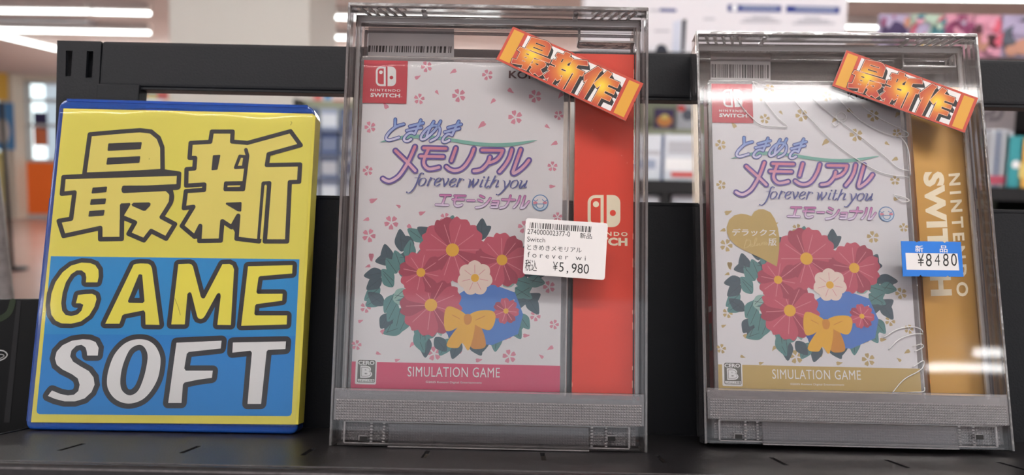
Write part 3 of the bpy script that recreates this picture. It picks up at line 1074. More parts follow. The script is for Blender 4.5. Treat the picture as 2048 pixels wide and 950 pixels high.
def new_sticker(F, root, Q, nm, label):
    SYt = -0.0012
    q = [F.at(p[0], p[1], SYt) for p in Q]
    zx = lambda a, b: tuple(q[0][i] * (1 - a) * (1 - b) + q[1][i] * a * (1 - b) + q[2][i] * a * b + q[3][i] * (1 - a) * b for i in (0, 1))
    m = MB()
    m.prism([q[3], q[2], q[1], q[0]], SYt, SYt + 0.0005, 'label_white')
    ar = Art(m, SYt, zx, 1.0)
    ar.poly([(0, 0), (1, 0), (1, 1), (0, 1)], 'sticker_red', 1)
    ar.poly([(.018, .06), (.096, .06), (.096, .94), (.018, .94)], 'sticker_yellow', 2)
    ar.poly([(.90, .06), (.978, .06), (.978, .94), (.90, .94)], 'sticker_yellow', 2)
    ar.poly([(.122, .06), (.876, .06), (.876, .94), (.122, .94)], 'label_white', 2)
    # the three characters, traced on the middle case's sticker and laid out as fractions of a sticker
    e1, e2, o0 = (1122, 493), (-118, 297), (118, 55)
    det = e1[0] * e2[1] - e1[1] * e2[0]

    def frac(px, py):
        dx, dz = (px - 1000) * 4.319 - o0[0], (py - 40) * 4.319 - o0[1]
        return ((dx * e2[1] - dz * e2[0]) / det, (e1[0] * dz - e1[1] * dx) / det)
    ap = Art(m, SYt, lambda px, py: zx(*frac(px, py)))
    A1, A2, A3 = ap.view(1020, 65, 9.5), ap.view(1085, 90, 9.05), ap.view(1150, 120, 9.05)
    gm = 'glow_' + nm
    glow_mat(gm, [A1.conv(470, 420), A2.conv(500, 450), A3.conv(520, 460)], 0.0125)
    shapes = [(A1, [(335, 305), (430, 95), (700, 165), (760, 200), (800, 260), (795, 310), (750, 450)]),
              (A1, [(232, 283), (815, 522), (795, 582), (508, 480), (385, 725), (295, 692), (315, 625), (105, 598), (112, 515), (190, 530), (250, 375), (190, 340)]),
              (A1, [(505, 512), (690, 560), (735, 600), (720, 650), (640, 700), (692, 795), (622, 838), (545, 772), (505, 800), (442, 735), (490, 665), (445, 622), (500, 575), (490, 545)]),
              (A2, [(298, 145), (405, 182), (435, 125), (530, 167), (508, 215), (575, 250), (470, 490), (420, 590), (330, 640), (300, 600), (245, 695), (155, 655), (185, 580), (135, 615), (90, 545), (190, 460), (150, 440), (180, 372), (275, 405), (290, 372), (205, 332), (235, 265), (280, 282), (300, 218), (270, 195)]),
              (A2, [(575, 265), (825, 290), (840, 375), (665, 355), (635, 415), (790, 485), (760, 555), (715, 545), (585, 840), (480, 800), (610, 510), (575, 500), (440, 780), (345, 735), (555, 300)]),
              (A3, [(430, 115), (510, 180), (465, 220), (225, 690), (125, 645), (270, 335), (215, 385), (205, 270)]),
              (A3, [(605, 195), (682, 252), (632, 318), (828, 402), (795, 492), (640, 428), (622, 472), (768, 535), (745, 600), (590, 535), (572, 580), (715, 650), (685, 718), (535, 655), (470, 795), (370, 750), (520, 420), (445, 490), (385, 410)])]
    lim = lambda f: (f[0], min(f[1], 0.955))
    ac = Art(m, SYt, lambda px, py: zx(*lim(frac(px, py))))
    C1, C2, C3 = ac.view(1020, 65, 9.5), ac.view(1085, 90, 9.05), ac.view(1150, 120, 9.05)
    for k in range(7):                            # deep black drop shadow
        for j, (V, p) in enumerate(shapes):
            (C1 if V is A1 else C2 if V is A2 else C3).poly([(x + 8 * k, z + 13 * k) for x, z in p], 'ink_black', 3 + 0.1 * k, eps=j * 4e-7)
    for V, p in shapes:
        V.stroke(p, 40, 'ink_black', 4, closed=True)
    for V, p in shapes:
        V.stroke(p, 17, 'sticker_pale', 5, closed=True)
    for j, (V, p) in enumerate(shapes):
        V.poly(p, gm, 6, eps=j * 6e-7)
    for V, hole in ((A1, [(518, 196), (694, 264), (686, 284), (511, 219)]), (A1, [(479, 277), (655, 345), (647, 361), (473, 297)]), (A1, [(356, 402), (413, 425), (406, 441), (348, 417)]), (A1, [(329, 469), (381, 489), (374, 504), (322, 485)]), (A1, [(298, 536), (351, 555), (345, 569), (291, 551)]), (A1, [(530, 588), (606, 604), (580, 633)]),
                 (A2, [(395, 250), (414, 258), (386, 316), (364, 308)]), (A2, [(488, 340), (552, 305), (520, 382), (478, 366)]), (A2, [(392, 424), (472, 454), (463, 480), (381, 450)]), (A2, [(376, 545), (422, 555), (402, 582)])):
        V.poly(hole, 'ink_black', 7)
        V.stroke(hole, 7, 'sticker_pale', 6.8, closed=True)
    # the white field's red border stays on top of the lettering's shadow
    ar.poly([(0, .95), (1, .95), (1, 1), (0, 1)], 'sticker_red', 7)
    return m.build('sticker', root, label)


new_sticker(KL, case_l, SQ_L, 'a', 'slanting orange and yellow sticker reading 最新作')
new_sticker(KR, case_r, SQ_R, 'b', 'slanting orange and yellow sticker reading 最新作')

# ---- white price label of the middle case
PY = -0.0006
m = MB()
ar = Art(m, PY, lambda x, y: KL.at(x, y, PY))
V = ar.view(1000, 420, 5.279)
cn = [V.conv(*p) for p in ((240, 675), (1105, 740), (1140, 140), (275, 85))]
lab = []
for i in range(4):                               # rounded corners
    p, a, b = Vector(cn[i]), Vector(cn[i - 1]), Vector(cn[(i + 1) % 4])
    u, w = (a - p).normalized() * 0.0012, (b - p).normalized() * 0.0012
    lab += [tuple(p + u), tuple(p + (u + w) * 0.28), tuple(p + w)]
m.prism(lab, PY, PY + 0.0003, 'label_white')
bars(V, [(318, 130), (970, 175), (965, 238), (312, 190)], 38, 'ink_black', 1, 3)
for s, q, off in (('274000002377-0', [(290, 198), (740, 228), (740, 282), (288, 252)], 0.0),
                  ('新品', [(845, 240), (970, 250), (970, 308), (843, 298)], 0.004),
                  ('Switch', [(288, 280), (478, 294), (476, 343), (285, 332)], -0.004),
                  ('ときめきメモリアル', [(288, 362), (865, 398), (860, 452), (286, 418)], 0.002),
                  ('f o r e v e r   w i', [(292, 440), (905, 482), (903, 535), (290, 498)], -0.006),
                  ('税込', [(268, 520), (392, 530), (388, 652), (262, 642)], 0.004),
                  ('¥', [(560, 545), (612, 549), (607, 640), (556, 636)], 0.0),
                  ('5', [(626, 551), (675, 554), (670, 654), (621, 650)], 0.0),
                  (',', [(706, 642), (722, 643), (716, 676), (698, 674)], 0.0),
                  ('980', [(758, 562), (942, 573), (937, 676), (752, 664)], 0.0)):
    V.text(s, q, 'ink_black', 1, off)
m.build('price_label', case_l, 'white price label with barcode and ¥5,980')

# ---- blue price label of the right case
m = MB()
ar = Art(m, PY, lambda x, y: KR.at(x, y, PY))
V = ar.view(1780, 420, 4.317)
q = [V.conv(*p) for p in ((112, 573), (252, 573), (264, 560), (276, 574), (485, 576), (500, 566), (515, 576), (636, 577), (612, 275), (488, 273), (472, 284), (456, 272), (246, 270), (232, 279), (218, 270), (95, 268))]
m.prism(q, PY, PY + 0.0003, 'price_blue')
V.poly([(133, 370), (582, 376), (598, 522), (143, 515)], 'label_white', 1)
V.text('新', [(215, 304), (285, 306), (287, 366), (217, 364)], 'label_white', 1, 0.012)
V.text('品', [(428, 306), (495, 308), (497, 368), (430, 366)], 'label_white', 1, 0.012)
for s, q in (('¥', [(238, 376), (292, 376), (294, 484), (238, 484)]), ('8', [(308, 376), (358, 376), (362, 488), (310, 488)]), ('4', [(385, 380), (430, 380), (432, 480), (385, 480)]), ('8', [(456, 376), (504, 376), (508, 486), (458, 486)]), ('0', [(524, 376), (574, 376), (580, 484), (528, 484)])):
    V.text(s, q, 'ink_black', 2, -0.008 if s == '4' else 0.0)
m.build('price_label', case_r, 'blue price label reading 新品 ¥8480')
# ------------------------------------------------------------------ the boxed games inside the security cases
def sheet_rect(F, quad):
    p = [F.at(x, y, SHEET_Y) for x, y in quad]
    return ((p[0][0] + p[3][0]) / 2, (p[2][1] + p[3][1]) / 2, (p[1][0] + p[2][0]) / 2, (p[0][1] + p[1][1]) / 2)


RL = sheet_rect(KL, [(729, 121), (1131, 128), (1117, 783.5), (701, 778)])
RR = sheet_rect(KR, [(1424, 166), (1795, 174), (1841, 789), (1435, 780)])


def bouquet(ar):
    """flower wreath picture in the middle of the cover"""
    rnd = random.Random(4)

    def leaf(cx, cy, a, l, w, mat, layer, vein='leaf_vein'):
        ca, sa = math.cos(a), math.sin(a)
        o = [(0, 0), (.2, .36), (.45, .5), (.72, .34), (1, 0), (.72, -.34), (.45, -.5), (.2, -.36)]
        P = lambda u, v: (cx + ca * u * l - sa * v * w, cy + sa * u * l + ca * v * w)
        ar.poly([P(*q) for q in o], mat, layer, sm=3, eps=rnd.random() * 2.4e-5)
        ar.stroke([P(.05, 0), P(.85, 0)], 0.9, vein, layer + 0.9)
    cx, cy = 908, 576
    for ring, (rx, ry, n, l, w, mats) in enumerate(((148, 102, 38, 42, 26, ('leaf_dark', 'leaf_dark', 'leaf_mid')), (122, 82, 34, 40, 25, ('leaf_mid', 'leaf_mid', 'leaf_dark')), (98, 66, 26, 32, 20, ('leaf_mid', 'leaf_pale')))):
        for k in range(n):
            t = 2 * math.pi * (k + rnd.uniform(-.25, .25)) / n
            x, y = cx + rx * math.cos(t), cy + ry * math.sin(t)
            d = t + rnd.choice((-1, 1)) * rnd.uniform(.3, 1.0)
            leaf(x, y, d, l * rnd.uniform(.85, 1.1), w, rnd.choice(mats), 1 + ring)
    # blue wrapping paper with a white edge
    ar.poly([(880, 612), (962, 560), (1030, 585), (1046, 630), (1036, 668), (985, 690), (905, 684), (886, 655)], 'wrap_blue', 6)
    ar.poly([(886, 655), (905, 684), (945, 688), (936, 636), (900, 612)], 'wrap_blue_dark', 6.4)
    ar.stroke([(894, 606), (940, 640), (1000, 632), (1028, 600)], 2.4, 'paper_white', 7)
    ar.poly([(962, 565), (1000, 632), (1036, 640), (1046, 628), (1030, 585)], 'wrap_blue', 6.8)
    # big crimson blooms: fans of petals
    for (x, y, R, n, lay, ph) in ((862, 610, 62, 9, 7.4, 0.3), (905, 500, 66, 10, 7.8, 0.0), (1004, 520, 54, 9, 7.8, 0.5), (842, 545, 44, 8, 8.2, 0.2), (1012, 622, 26, 7, 8.2, 0.1)):
        for k in range(n):
            a = ph + 2 * math.pi * k / n
            ca, sa = math.cos(a), math.sin(a)
            o = [(.05, 0), (.35, .2), (.75, .34), (1, .16), (.96, -.05), (1, -.2), (.72, -.33), (.35, -.18)]
            ar.poly([(x + (ca * u - sa * v) * R, y + (sa * u + ca * v) * R) for u, v in o], ('flower_crimson', 'flower_deep', 'flower_crimson')[k % 3], lay + 0.05 * (k % 3), sm=3, eps=k * 1e-6)
            ar.stroke([(x + ca * R * .2, y + sa * R * .2), (x + ca * R * .8, y + sa * R * .8)], 1.3, 'flower_light', lay + 0.45)
        ar.dot(x, y, R * .2, 'bow_yellow', lay + 0.8)
    # pale bloom in the middle
    for k in range(7):
        a = 0.2 + 2 * math.pi * k / 7
        ca, sa = math.cos(a), math.sin(a)
        o = [(.1, 0), (.5, .34), (.85, .36), (1.05, 0), (.85, -.36), (.5, -.34)]
        ar.poly([(950 + (ca * u - sa * v) * 34, 556 + (sa * u + ca * v) * 34) for u, v in o], 'flower_cream', 8.8 + .1 * (k % 2), sm=3, eps=k * 1e-6)
        ar.stroke([(950 + ca * 10, 556 + sa * 10), (950 + ca * 26, 556 + sa * 26)], 1.0, 'flower_light', 9.4)
    ar.dot(950, 556, 8, 'bow_yellow', 9.8)
    # yellow ribbon bow
    for o, mt in (([(936, 640), (915, 655), (893, 690), (915, 696), (925, 686), (938, 700), (950, 650)], 'bow_yellow'), ([(936, 640), (940, 690), (955, 698), (972, 690), (960, 650)], 'bow_shade'),
                  ([(934, 634), (915, 618), (894, 614), (888, 640), (893, 662), (915, 655)], 'bow_yellow'), ([(936, 634), (955, 622), (985, 622), (991, 638), (980, 660), (955, 652)], 'bow_yellow')):
        ar.poly(o, mt, 10.2, sm=4, eps=len(o) * 3e-6)
    ar.poly([(928, 632), (938, 628), (944, 636), (940, 648), (930, 648)], 'bow_shade', 10.8, sm=3)
    ar.stroke([(905, 630), (920, 638)], 1.4, 'bow_shade', 10.8)
    ar.stroke([(970, 632), (952, 640)], 1.4, 'bow_shade', 10.8)


def cover_print(ar, petal, band, hide=()):
    """everything the two covers share; petal and band inks differ"""
    A_ = ar.conv
    x0, z0, x1, z1 = 0.0, 0.0, RL[2] - RL[0], RL[3] - RL[1]
    # blossom and single petals
    def blossom(cx, cy, r, rot):
        for k in range(5):
            a = rot + 2 * math.pi * k / 5
            ca, sa = math.cos(a), math.sin(a)
            o = [(.18, 0), (.6, .3), (.95, .3), (1.0, .06), (.9, 0), (1.0, -.06), (.95, -.3), (.6, -.3)]
            ar.poly([(cx + (ca * u - sa * v) * r, cy + (sa * u + ca * v) * r) for u, v in o], petal, 1)

    def single(cx, cy, r, rot):
        ca, sa = math.cos(rot), math.sin(rot)
        o = [(1.2, .05), (.3, .45), (-.4, .62), (-.8, .3), (-.65, 0), (-.75, -.35), (-.2, -.5), (.5, -.15)]
        ar.poly([(cx + (ca * u - sa * v) * r, cy + (sa * u + ca * v) * r) for u, v in o], petal, 1, sm=2)
    rnd = random.Random(11)
    for ox, oy, k, lst in ((660, 0, 2.969, ((573, 396, 33), (935, 445, 32), (530, 588, 32), (765, 567, 40), (1218, 572, 38), (1100, 697, 42), (1358, 685, 28), (238, 755, 34))),
                           (690, 200, 2.969, ((135, 420, 30), (1232, 395, 30), (595, 702, 32), (275, 728, 42), (142, 805, 40), (1262, 695, 28), (1065, 755, 38))),
                           (640, 420, 2.794, ((255, 545, 30), (372, 662, 40), (204, 755, 28), (638, 802, 40), (1058, 818, 38), (1203, 592, 30), (1308, 640, 27), (1280, 430, 34)))):
        for cx, cy, r in lst:
            blossom(ox + cx / k, oy + cy / k, r / k, rnd.uniform(0, 1.2))
    for ox, oy, k, lst in ((660, 0, 2.969, ((518, 458, 20, -.5), (735, 425, 22, 2.6), (636, 547, 16, .9), (1072, 537, 22, .6), (970, 600, 20, 2.3), (330, 630, 24, -2.2), (905, 742, 28, 2.4), (1290, 750, 18, .6), (1335, 853, 22, 2.7), (1372, 565, 22, 2.2))),
                           (690, 200, 2.969, ((165, 595, 26, -.4), (318, 632, 16, 3.6), (455, 670, 22, -.4), (130, 710, 20, 2.8), (385, 752, 22, .7), (1228, 512, 20, -.1), (155, 930, 24, 1.6))),
                           (640, 420, 2.794, ((290, 262, 24, 1.5), (270, 315, 16, 2.8), (225, 620, 16, -.4), (515, 752, 18, 2.2), (325, 800, 16, .3), (780, 792, 16, 3.6), (430, 838, 16, -.3), (885, 838, 20, -.2), (1055, 710, 22, 2.4), (1150, 700, 20, -.1), (1290, 772, 20, 2.6), (1237, 820, 16, 3.8)))):
        for cx, cy, r, a in lst:
            single(ox + cx / k, oy + cy / k, r / k, a)
    bouquet(ar)
    # red console square with its emblem
    sq = [A_(729, 121), A_(816, 123.5), A_(813, 208), A_(725, 207)]
    ar.poly([(x0, z1), (sq[1][0], z1), (sq[2][0], sq[2][1]), (x0, sq[2][1])], 'console_red', 12, raw=True)
    V = ar.view(700, 100, 6.787)
    emblem(V, 352, 230, 628, 495, 'paper_white', 'console_red', 13)
    V.text('NINTENDO', [(282, 528), (685, 538), (684, 573), (280, 562)], 'paper_white', 13, 0.018, 1.35)
    V.text('SWITCH', [(282, 585), (682, 598), (680, 650), (278, 640)], 'paper_white', 13, 0.04, 1.05)
    V.text('TM', [(684, 634), (708, 634), (708, 645), (684, 645)], 'paper_white', 13)
    V2 = ar.view(1000, 40, 4.319)
    V2.text('KONAMI', [(78, 440), (520, 453), (520, 523), (76, 505)], 'maker_brown', 12, 0.02, 1.05)
    # green sweep under the title
    V = ar.view(690, 200, 2.969)
    V.poly([(205, 252), (340, 213), (450, 206), (540, 214), (620, 226), (760, 248), (880, 257), (1000, 253), (1145, 238), (1050, 264), (950, 279), (850, 277), (720, 264), (600, 242), (480, 230), (350, 232)], 'swoosh_green', 11, sm=3)

    def drawn(view, strokes, w_out, w_in, m_out, m_in, layer):
        for s in strokes:
            sm = 5 if len(s) > 2 else 0
            view.stroke(s, w_out, m_out, layer, sm=sm)
        for s in strokes:
            sm = 5 if len(s) > 2 else 0
            view.stroke(s, w_in, m_in, layer + 1, sm=sm)
    V = ar.view(760, 225, 11.378)
    drawn(V, [[(352, 160), (345, 330)], [(545, 272), (430, 300), (320, 360), (210, 460), (150, 550), (150, 610), (210, 635), (300, 615), (435, 572)],
              [(680, 320), (820, 285), (985, 245)], [(610, 420), (780, 380), (945, 350)], [(930, 180), (860, 340), (790, 493)], [(790, 493), (720, 465), (640, 490), (570, 560), (550, 620), (590, 655), (650, 650), (710, 610)],
              [(1225, 215), (1150, 340), (1090, 470), (1065, 560)], [(1380, 205), (1290, 360), (1180, 480), (1050, 590), (960, 620), (935, 570), (980, 480), (1080, 370), (1200, 310), (1300, 310), (1360, 370), (1350, 480), (1290, 580), (1150, 655)],
              [(1550, 350), (1700, 310), (1850, 275)], [(1475, 450), (1640, 410), (1810, 370)], [(1795, 205), (1715, 360), (1640, 523)], [(1640, 523), (1560, 495), (1480, 545), (1430, 620), (1440, 670), (1500, 675), (1580, 635)]],
          88, 50, 'logo_navy', 'fill_blue', 13)
    V = ar.view(755, 285, 9.5)
    sh = lambda pts: [(x + (900 - 755) * 9.5, y) for x, y in pts]
    drawn(V, [[(715, 85), (640, 260), (560, 420), (450, 590), (360, 680), (240, 740), (160, 725), (105, 690)], [(345, 160), (560, 370), (720, 540)],
              [(880, 110), (1300, 120)], [(820, 265), (1250, 275)], [(970, 130), (910, 270), (880, 370), (900, 450), (970, 505), (1070, 500), (1170, 475)],
              [(1490, 110), (1405, 355)], sh([(455, 125), (400, 270), (300, 430), (200, 515), (90, 540), (0, 515), (-66, 465)]),
              sh([(610, 150), (1000, 155)]), sh([(1000, 155), (955, 255), (875, 340), (755, 390)]), sh([(760, 285), (720, 390), (620, 500), (540, 535), (455, 545)]),
              sh([(1175, 140), (1130, 290), (1050, 430), (940, 560)]), sh([(1345, 140), (1270, 350), (1195, 560)]), sh([(1195, 560), (1215, 592), (1320, 530), (1420, 440), (1500, 340)])],
          122, 54, 'logo_purple', 'fill_pink', 15)
    V = ar.view(860, 380, 8.192)
    drawn(V, [[(170, 88), (340, 90)], [(255, 95), (205, 235)], [(100, 243), (298, 250)],
              [(405, 95), (580, 97)], [(375, 157), (555, 162)], [(440, 100), (402, 205), (420, 258), (470, 265), (525, 245)],
              [(615, 175), (725, 177)], [(825, 95), (885, 125)], [(790, 165), (855, 190)], [(990, 138), (930, 220), (850, 275), (755, 292)],
              [(1030, 187), (1125, 187)], [(1125, 187), (1098, 283)], [(1000, 282), (1098, 285)], [(1015, 235), (1105, 238)],
              [(1185, 158), (1390, 165)], [(1320, 95), (1290, 190), (1230, 275), (1150, 300)],
              [(1475, 105), (1440, 210), (1375, 290)], [(1555, 105), (1525, 200), (1488, 300)], [(1488, 300), (1540, 285), (1620, 190)]],
          46, 31, 'emo_outline', 'fill_emo', 13)
    V.dot(1805, 210, 136, 'face_blue', 13, 36)
    V.dot(1805, 210, 120, 'cover_white', 14, 36)
    V.poly([(1688, 232)] + [(1805 + 118 * math.cos(math.radians(a)), 212 + 118 * math.sin(math.radians(a))) for a in range(10, 171, 10)][:: 1] + [(1700, 270)], 'face_wash', 14.5)
    V.stroke([(1700, 165), (1730, 185), (1765, 162)], 12, 'face_blue', 15, sm=4)
    V.stroke([(1840, 160), (1880, 188), (1915, 165)], 12, 'face_blue', 15, sm=4)
    for cx in (1725, 1882):
        V.poly([(cx + 36 * math.cos(t * .4), 212 + 22 * math.sin(t * .4)) for t in range(16)], 'blush', 15)
    mo = [(1738, 232), (1868, 232), (1862, 268), (1840, 296), (1803, 305), (1766, 296), (1744, 268)]
    V.poly(mo, 'cover_white', 16)
    V.stroke(mo, 12, 'face_blue', 17, closed=True)
    # slanting script line
    V = ar.view(800, 335, 7.585)
    TK, TN, MT, LY = 24, 7, 'script_blue', 18
    for s in ([(355, 98), (345, 86), (322, 92), (300, 120), (260, 230), (220, 310), (172, 370), (130, 390), (106, 378)], [(375, 165), (322, 178), (292, 230), (292, 268), (322, 281), (372, 250), (398, 195), (378, 165)],
              [(470, 160), (440, 225), (418, 278)], [(436, 225), (480, 172), (512, 168), (522, 180)],
              [(540, 228), (600, 208), (622, 175), (598, 162), (552, 190), (526, 245), (532, 275), (560, 284), (608, 255)],
              [(640, 165), (662, 178), (672, 285)], [(672, 285), (725, 215), (738, 176), (728, 168)],
              [(768, 236), (832, 214), (852, 182), (828, 168), (782, 198), (756, 252), (762, 282), (790, 290), (838, 262)],
              [(910, 172), (885, 235), (864, 290)], [(880, 240), (925, 182), (958, 178), (968, 190)],
              [(1040, 178), (1066, 195), (1047, 296)], [(1047, 296), (1118, 192)], [(1118, 180), (1106, 300)], [(1106, 300), (1172, 232), (1192, 190), (1182, 180)],
              [(1255, 195), (1235, 240), (1216, 292), (1245, 292)], [(1345, 148), (1315, 225), (1290, 290), (1312, 306), (1345, 284)],
              [(1445, 135), (1405, 220), (1362, 305)], [(1400, 240), (1452, 195), (1490, 200), (1480, 240), (1456, 298), (1490, 290)],
              [(1560, 200), (1588, 218), (1592, 310)], [(1668, 205), (1660, 235), (1592, 325), (1520, 402), (1475, 420), (1464, 410)],
              [(1772, 196), (1716, 212), (1682, 262), (1682, 302), (1712, 318), (1765, 288), (1792, 232), (1774, 196)],
              [(1822, 202), (1848, 212), (1812, 300), (1832, 316), (1892, 255)], [(1925, 208), (1905, 260), (1886, 305), (1918, 300)]):
        V.nib(s, TK, TN, MT, LY)
    V.stroke([(228, 158), (312, 160)], 7, MT, LY)
    V.stroke([(1298, 200), (1368, 203)], 7, MT, LY)
    V.dot(1276, 152, 15, MT, LY)
    for d in ((358, 100, 12), (106, 378, 12), (522, 182, 12), (968, 192, 12), (732, 176, 11), (1186, 186, 11), (1664, 210, 11), (1466, 414, 11)):
        V.dot(*d, MT, LY + 0.5)
    # genre band
    zb0, zb1 = A_(702, 723.7)[1], A_(1116.8, 730.6)[1]
    zb = (zb0 + zb1) / 2
    ar.poly([(x0, zb), (x1, zb), (x1, z0), (x0, z0)], band, 11, raw=True)
    ar.text('SIMULATION GAME', [(815.8, 733), (999.8, 735.3), (999.5, 755), (815.5, 753)], 'paper_white', 12, 0.0, 1.08)
    ar.text('©2025 Konami Digital Entertainment', [(851.6, 761.3), (963.7, 763), (963.7, 768.6), (851.6, 767)], 'paper_white', 12)
    # age rating mark
    V = ar.view(700, 700, 6.827)
    c = [V.conv(*p) for p in ((74, 465), (356, 467), (371, 133), (78, 130))]
    mx0, mx1, mz0, mz1 = (c[0][0] + c[3][0]) / 2, (c[1][0] + c[2][0]) / 2, c[0][1], c[3][1]
    ar.poly(rrect(mx0, mz0, mx1, mz1, 0.0007), 'paper_white', 12, raw=True)
    d = [V.conv(*p) for p in ((100, 388), (345, 390), (352, 138), (112, 133))]
    ar.poly(rrect((d[0][0] + d[3][0]) / 2, d[0][1], (d[1][0] + d[2][0]) / 2, d[3][1], (0, 0, .0009, .0009)), 'rating_grey', 13, raw=True)
    e = [V.conv(*p) for p in ((98, 440), (342, 442), (344, 392), (100, 390))]
    ar.poly(rrect(e[0][0], e[0][1], e[1][0], e[3][1] + 0.0003, (.0007, .0007, 0, 0)), 'rating_grey', 13, raw=True)
    ar.poly(rrect(e[0][0] + .0003, e[0][1] + .0003, e[1][0] - .0003, e[3][1] - .0001, (.0005, .0005, 0, 0)), 'paper_white', 14, raw=True)
    V.text('CERO', [(118, 146), (338, 148), (336, 203), (116, 200)], 'paper_white', 14, 0.03)
    V.text('B', [(146, 212), (308, 214), (304, 380), (142, 378)], 'paper_white', 14, 0.06)
    V.text('B', [(160, 232), (292, 234), (288, 362), (156, 360)], 'rating_grey', 14.5, 0.05)
    V.text('B', [(166, 238), (286, 240), (282, 356), (162, 354)], 'paper_white', 15, 0.045)
    V.text('12才以上対象', [(112, 398), (332, 400), (330, 434), (110, 432)], 'rating_grey', 15, 0.01)


def emblem(V, x0, y0, x1, y1, ink, ground, layer):
    """two-part console emblem: outlined left half, solid right half"""
    w, h = x1 - x0, y1 - y0
    g = 0.475
    def RR(a, b, c, d, r):
        n = 6
        pts = []
        for (cx, cy, a0, q) in ((a, b, 180, r[0]), (c, b, 270, r[1]), (c, d, 0, r[2]), (a, d, 90, r[3])):
            if q <= 0:
                pts.append((cx, cy))
                continue
            ox = cx + q if cx == a else cx - q
            oy = cy + q if cy == b else cy - q
            for k in range(n + 1):
                t = math.radians(a0 + 90 * k / n)
                pts.append((ox + q * math.cos(t), oy + q * math.sin(t)))
        return pts
    r = w * 0.24
    t = w * 0.095
    V.poly(RR(x0, y0, x0 + w * 0.49, y1, (r, 0, 0, r)), ink, layer)
    V.poly(RR(x0 + t, y0 + t, x0 + w * 0.49 - t, y1 - t, (r - t, 0, 0, r - t)), ground, layer + 1)
    V.dot(x0 + w * 0.255, y0 + h * 0.29, w * 0.093, ink, layer + 2)
    V.poly(RR(x0 + w * 0.58, y0, x1, y1, (0, r, r, 0)), ink, layer)
    V.dot(x0 + w * 0.77, y0 + h * 0.56, w * 0.093, ground, layer + 1)


def game_box(F, rect, label, petal, band, deluxe):
    sx0, sz0, sx1, sz1 = rect
    P = F.sub(sx0, SHEET_Y, sz0)                 # local origin: bottom left of the printed sheet
    w, h = sx1 - sx0, sz1 - sz0
    root = empty('game_package', P.matrix())
    tag(root, label, 'boxed game')
    m = MB()
    m.prism(rrect(-0.0019, -0.0028, w + 0.0034, h + 0.0030, 0.0028), 0.0004, 0.0100, 'case_clear', 0.0008, 2)
    m.box(-0.0012, 0.0003, h + 0.0016, w + 0.0028, 0.0016, h + 0.0026, 'acrylic_rib', 0.0003, 1)
    m.box(w + 0.0022, 0.0002, -0.002, w + 0.0032, 0.0014, h + 0.002, 'acrylic_rib', 0.0003, 1)
    m.build('case_shell', root)
    m = MB()
    PL = KL.sub(RL[0], SHEET_Y, RL[1])
    kx, kz = w / (RL[2] - RL[0]), h / (RL[3] - RL[1])
    base = lambda x, y: PL.at(x, y, 0.0)
    conv = lambda x, y: (base(x, y)[0] * kx, base(x, y)[1] * kz)
    ar = Art(m, 0.0, conv)
    ar.poly([(0, h), (w, h), (w, 0), (0, 0)], 'cover_white', 0, raw=True)
    # art is clipped by hand: nothing drawn crosses the sheet's edge by more than a petal
    cover_print(ar, petal, band)
    # spine on the left side of the box
    m.face([(-0.0022, 0.0010, 0.0), (-0.0022, 0.0095, 0.0), (-0.0022, 0.0095, h), (-0.0022, 0.0010, h)], 'spine_red')
    m.face([(-0.00225, 0.0020, 0.02), (-0.00225, 0.0085, 0.02), (-0.00225, 0.0085, 0.034), (-0.00225, 0.0020, 0.034)], 'spine_teal')
    m.face([(-0.00225, 0.0020, 0.040), (-0.00225, 0.0085, 0.040), (-0.00225, 0.0085, 0.043), (-0.00225, 0.0020, 0.043)], 'paper_white')
    if deluxe:
        Q = F.sub(sx0, SHEET_Y, sz0)
        a2 = Art(m, 0.0, lambda x, y: Q.at(x, y, 0.0))
        V = a2.view(1430, 400, 6.788)
        V.poly([(490, 222), (430, 200), (350, 188), (260, 210), (190, 270), (155, 370), (160, 450), (200, 540), (280, 620), (380, 680), (500, 735), (640, 800), (780, 875), (835, 905), (850, 820), (868, 680), (872, 520), (850, 380), (810, 260), (750, 170), (660, 128), (590, 128), (530, 160)], 'band_gold', 11)
        V.text('デラックス', [(230, 390), (830, 398), (830, 492), (228, 488)], 'paper_white', 12, 0.016)
        V.text('版', [(722, 520), (832, 522), (832, 624), (720, 622)], 'paper_white', 12, 0.012)
        for s in ([(430, 535), (405, 600), (392, 655)], [(400, 560), (470, 545), (478, 590), (440, 640), (392, 655)], [(475, 630), (505, 612), (490, 600), (472, 625), (500, 638), (530, 610)], [(530, 610), (565, 530), (545, 525), (528, 622), (560, 615)], [(570, 590), (568, 622), (600, 590), (602, 618)], [(620, 580), (655, 612)], [(655, 572), (615, 618)], [(665, 605), (698, 580), (680, 568), (662, 595), (690, 612), (710, 590)]):
            V.nib(s, 7, 3, 'deluxe_script', 12)
    m.build('cover_sheet', root)
    return root, P, w, h


zl = lambda px, py: KL.sub(RL[0], SHEET_Y, RL[1]).at(px, py, 0.0)[1]
ramp_mat('fill_blue', [(0, rgb(226, 224, 246)), (0.45, rgb(168, 186, 232)), (1, rgb(108, 156, 220))], lo=zl(850, 282), hi=zl(850, 238))
ramp_mat('fill_pink', [(0, rgb(236, 206, 226)), (0.5, rgb(228, 168, 190)), (1, rgb(222, 130, 150))], lo=zl(900, 362), hi=zl(900, 292))
ramp_mat('fill_emo', [(0, rgb(238, 226, 246)), (0.5, rgb(222, 160, 206)), (1, rgb(200, 96, 160))], lo=zl(980, 414), hi=zl(980, 388))
pmat('deluxe_script', rgb(222, 198, 140), 0.4)

game_l, PLL, wL, hL = game_box(KL, RL, 'boxed game with pink petals and pink bottom band on its white cover', 'petal_pink', 'band_pink', False)
game_r, PRR, wR, hR = game_box(KR, RR, 'shrink-wrapped boxed game with a gold heart and gold bottom band', 'petal_gold', 'band_gold', True)

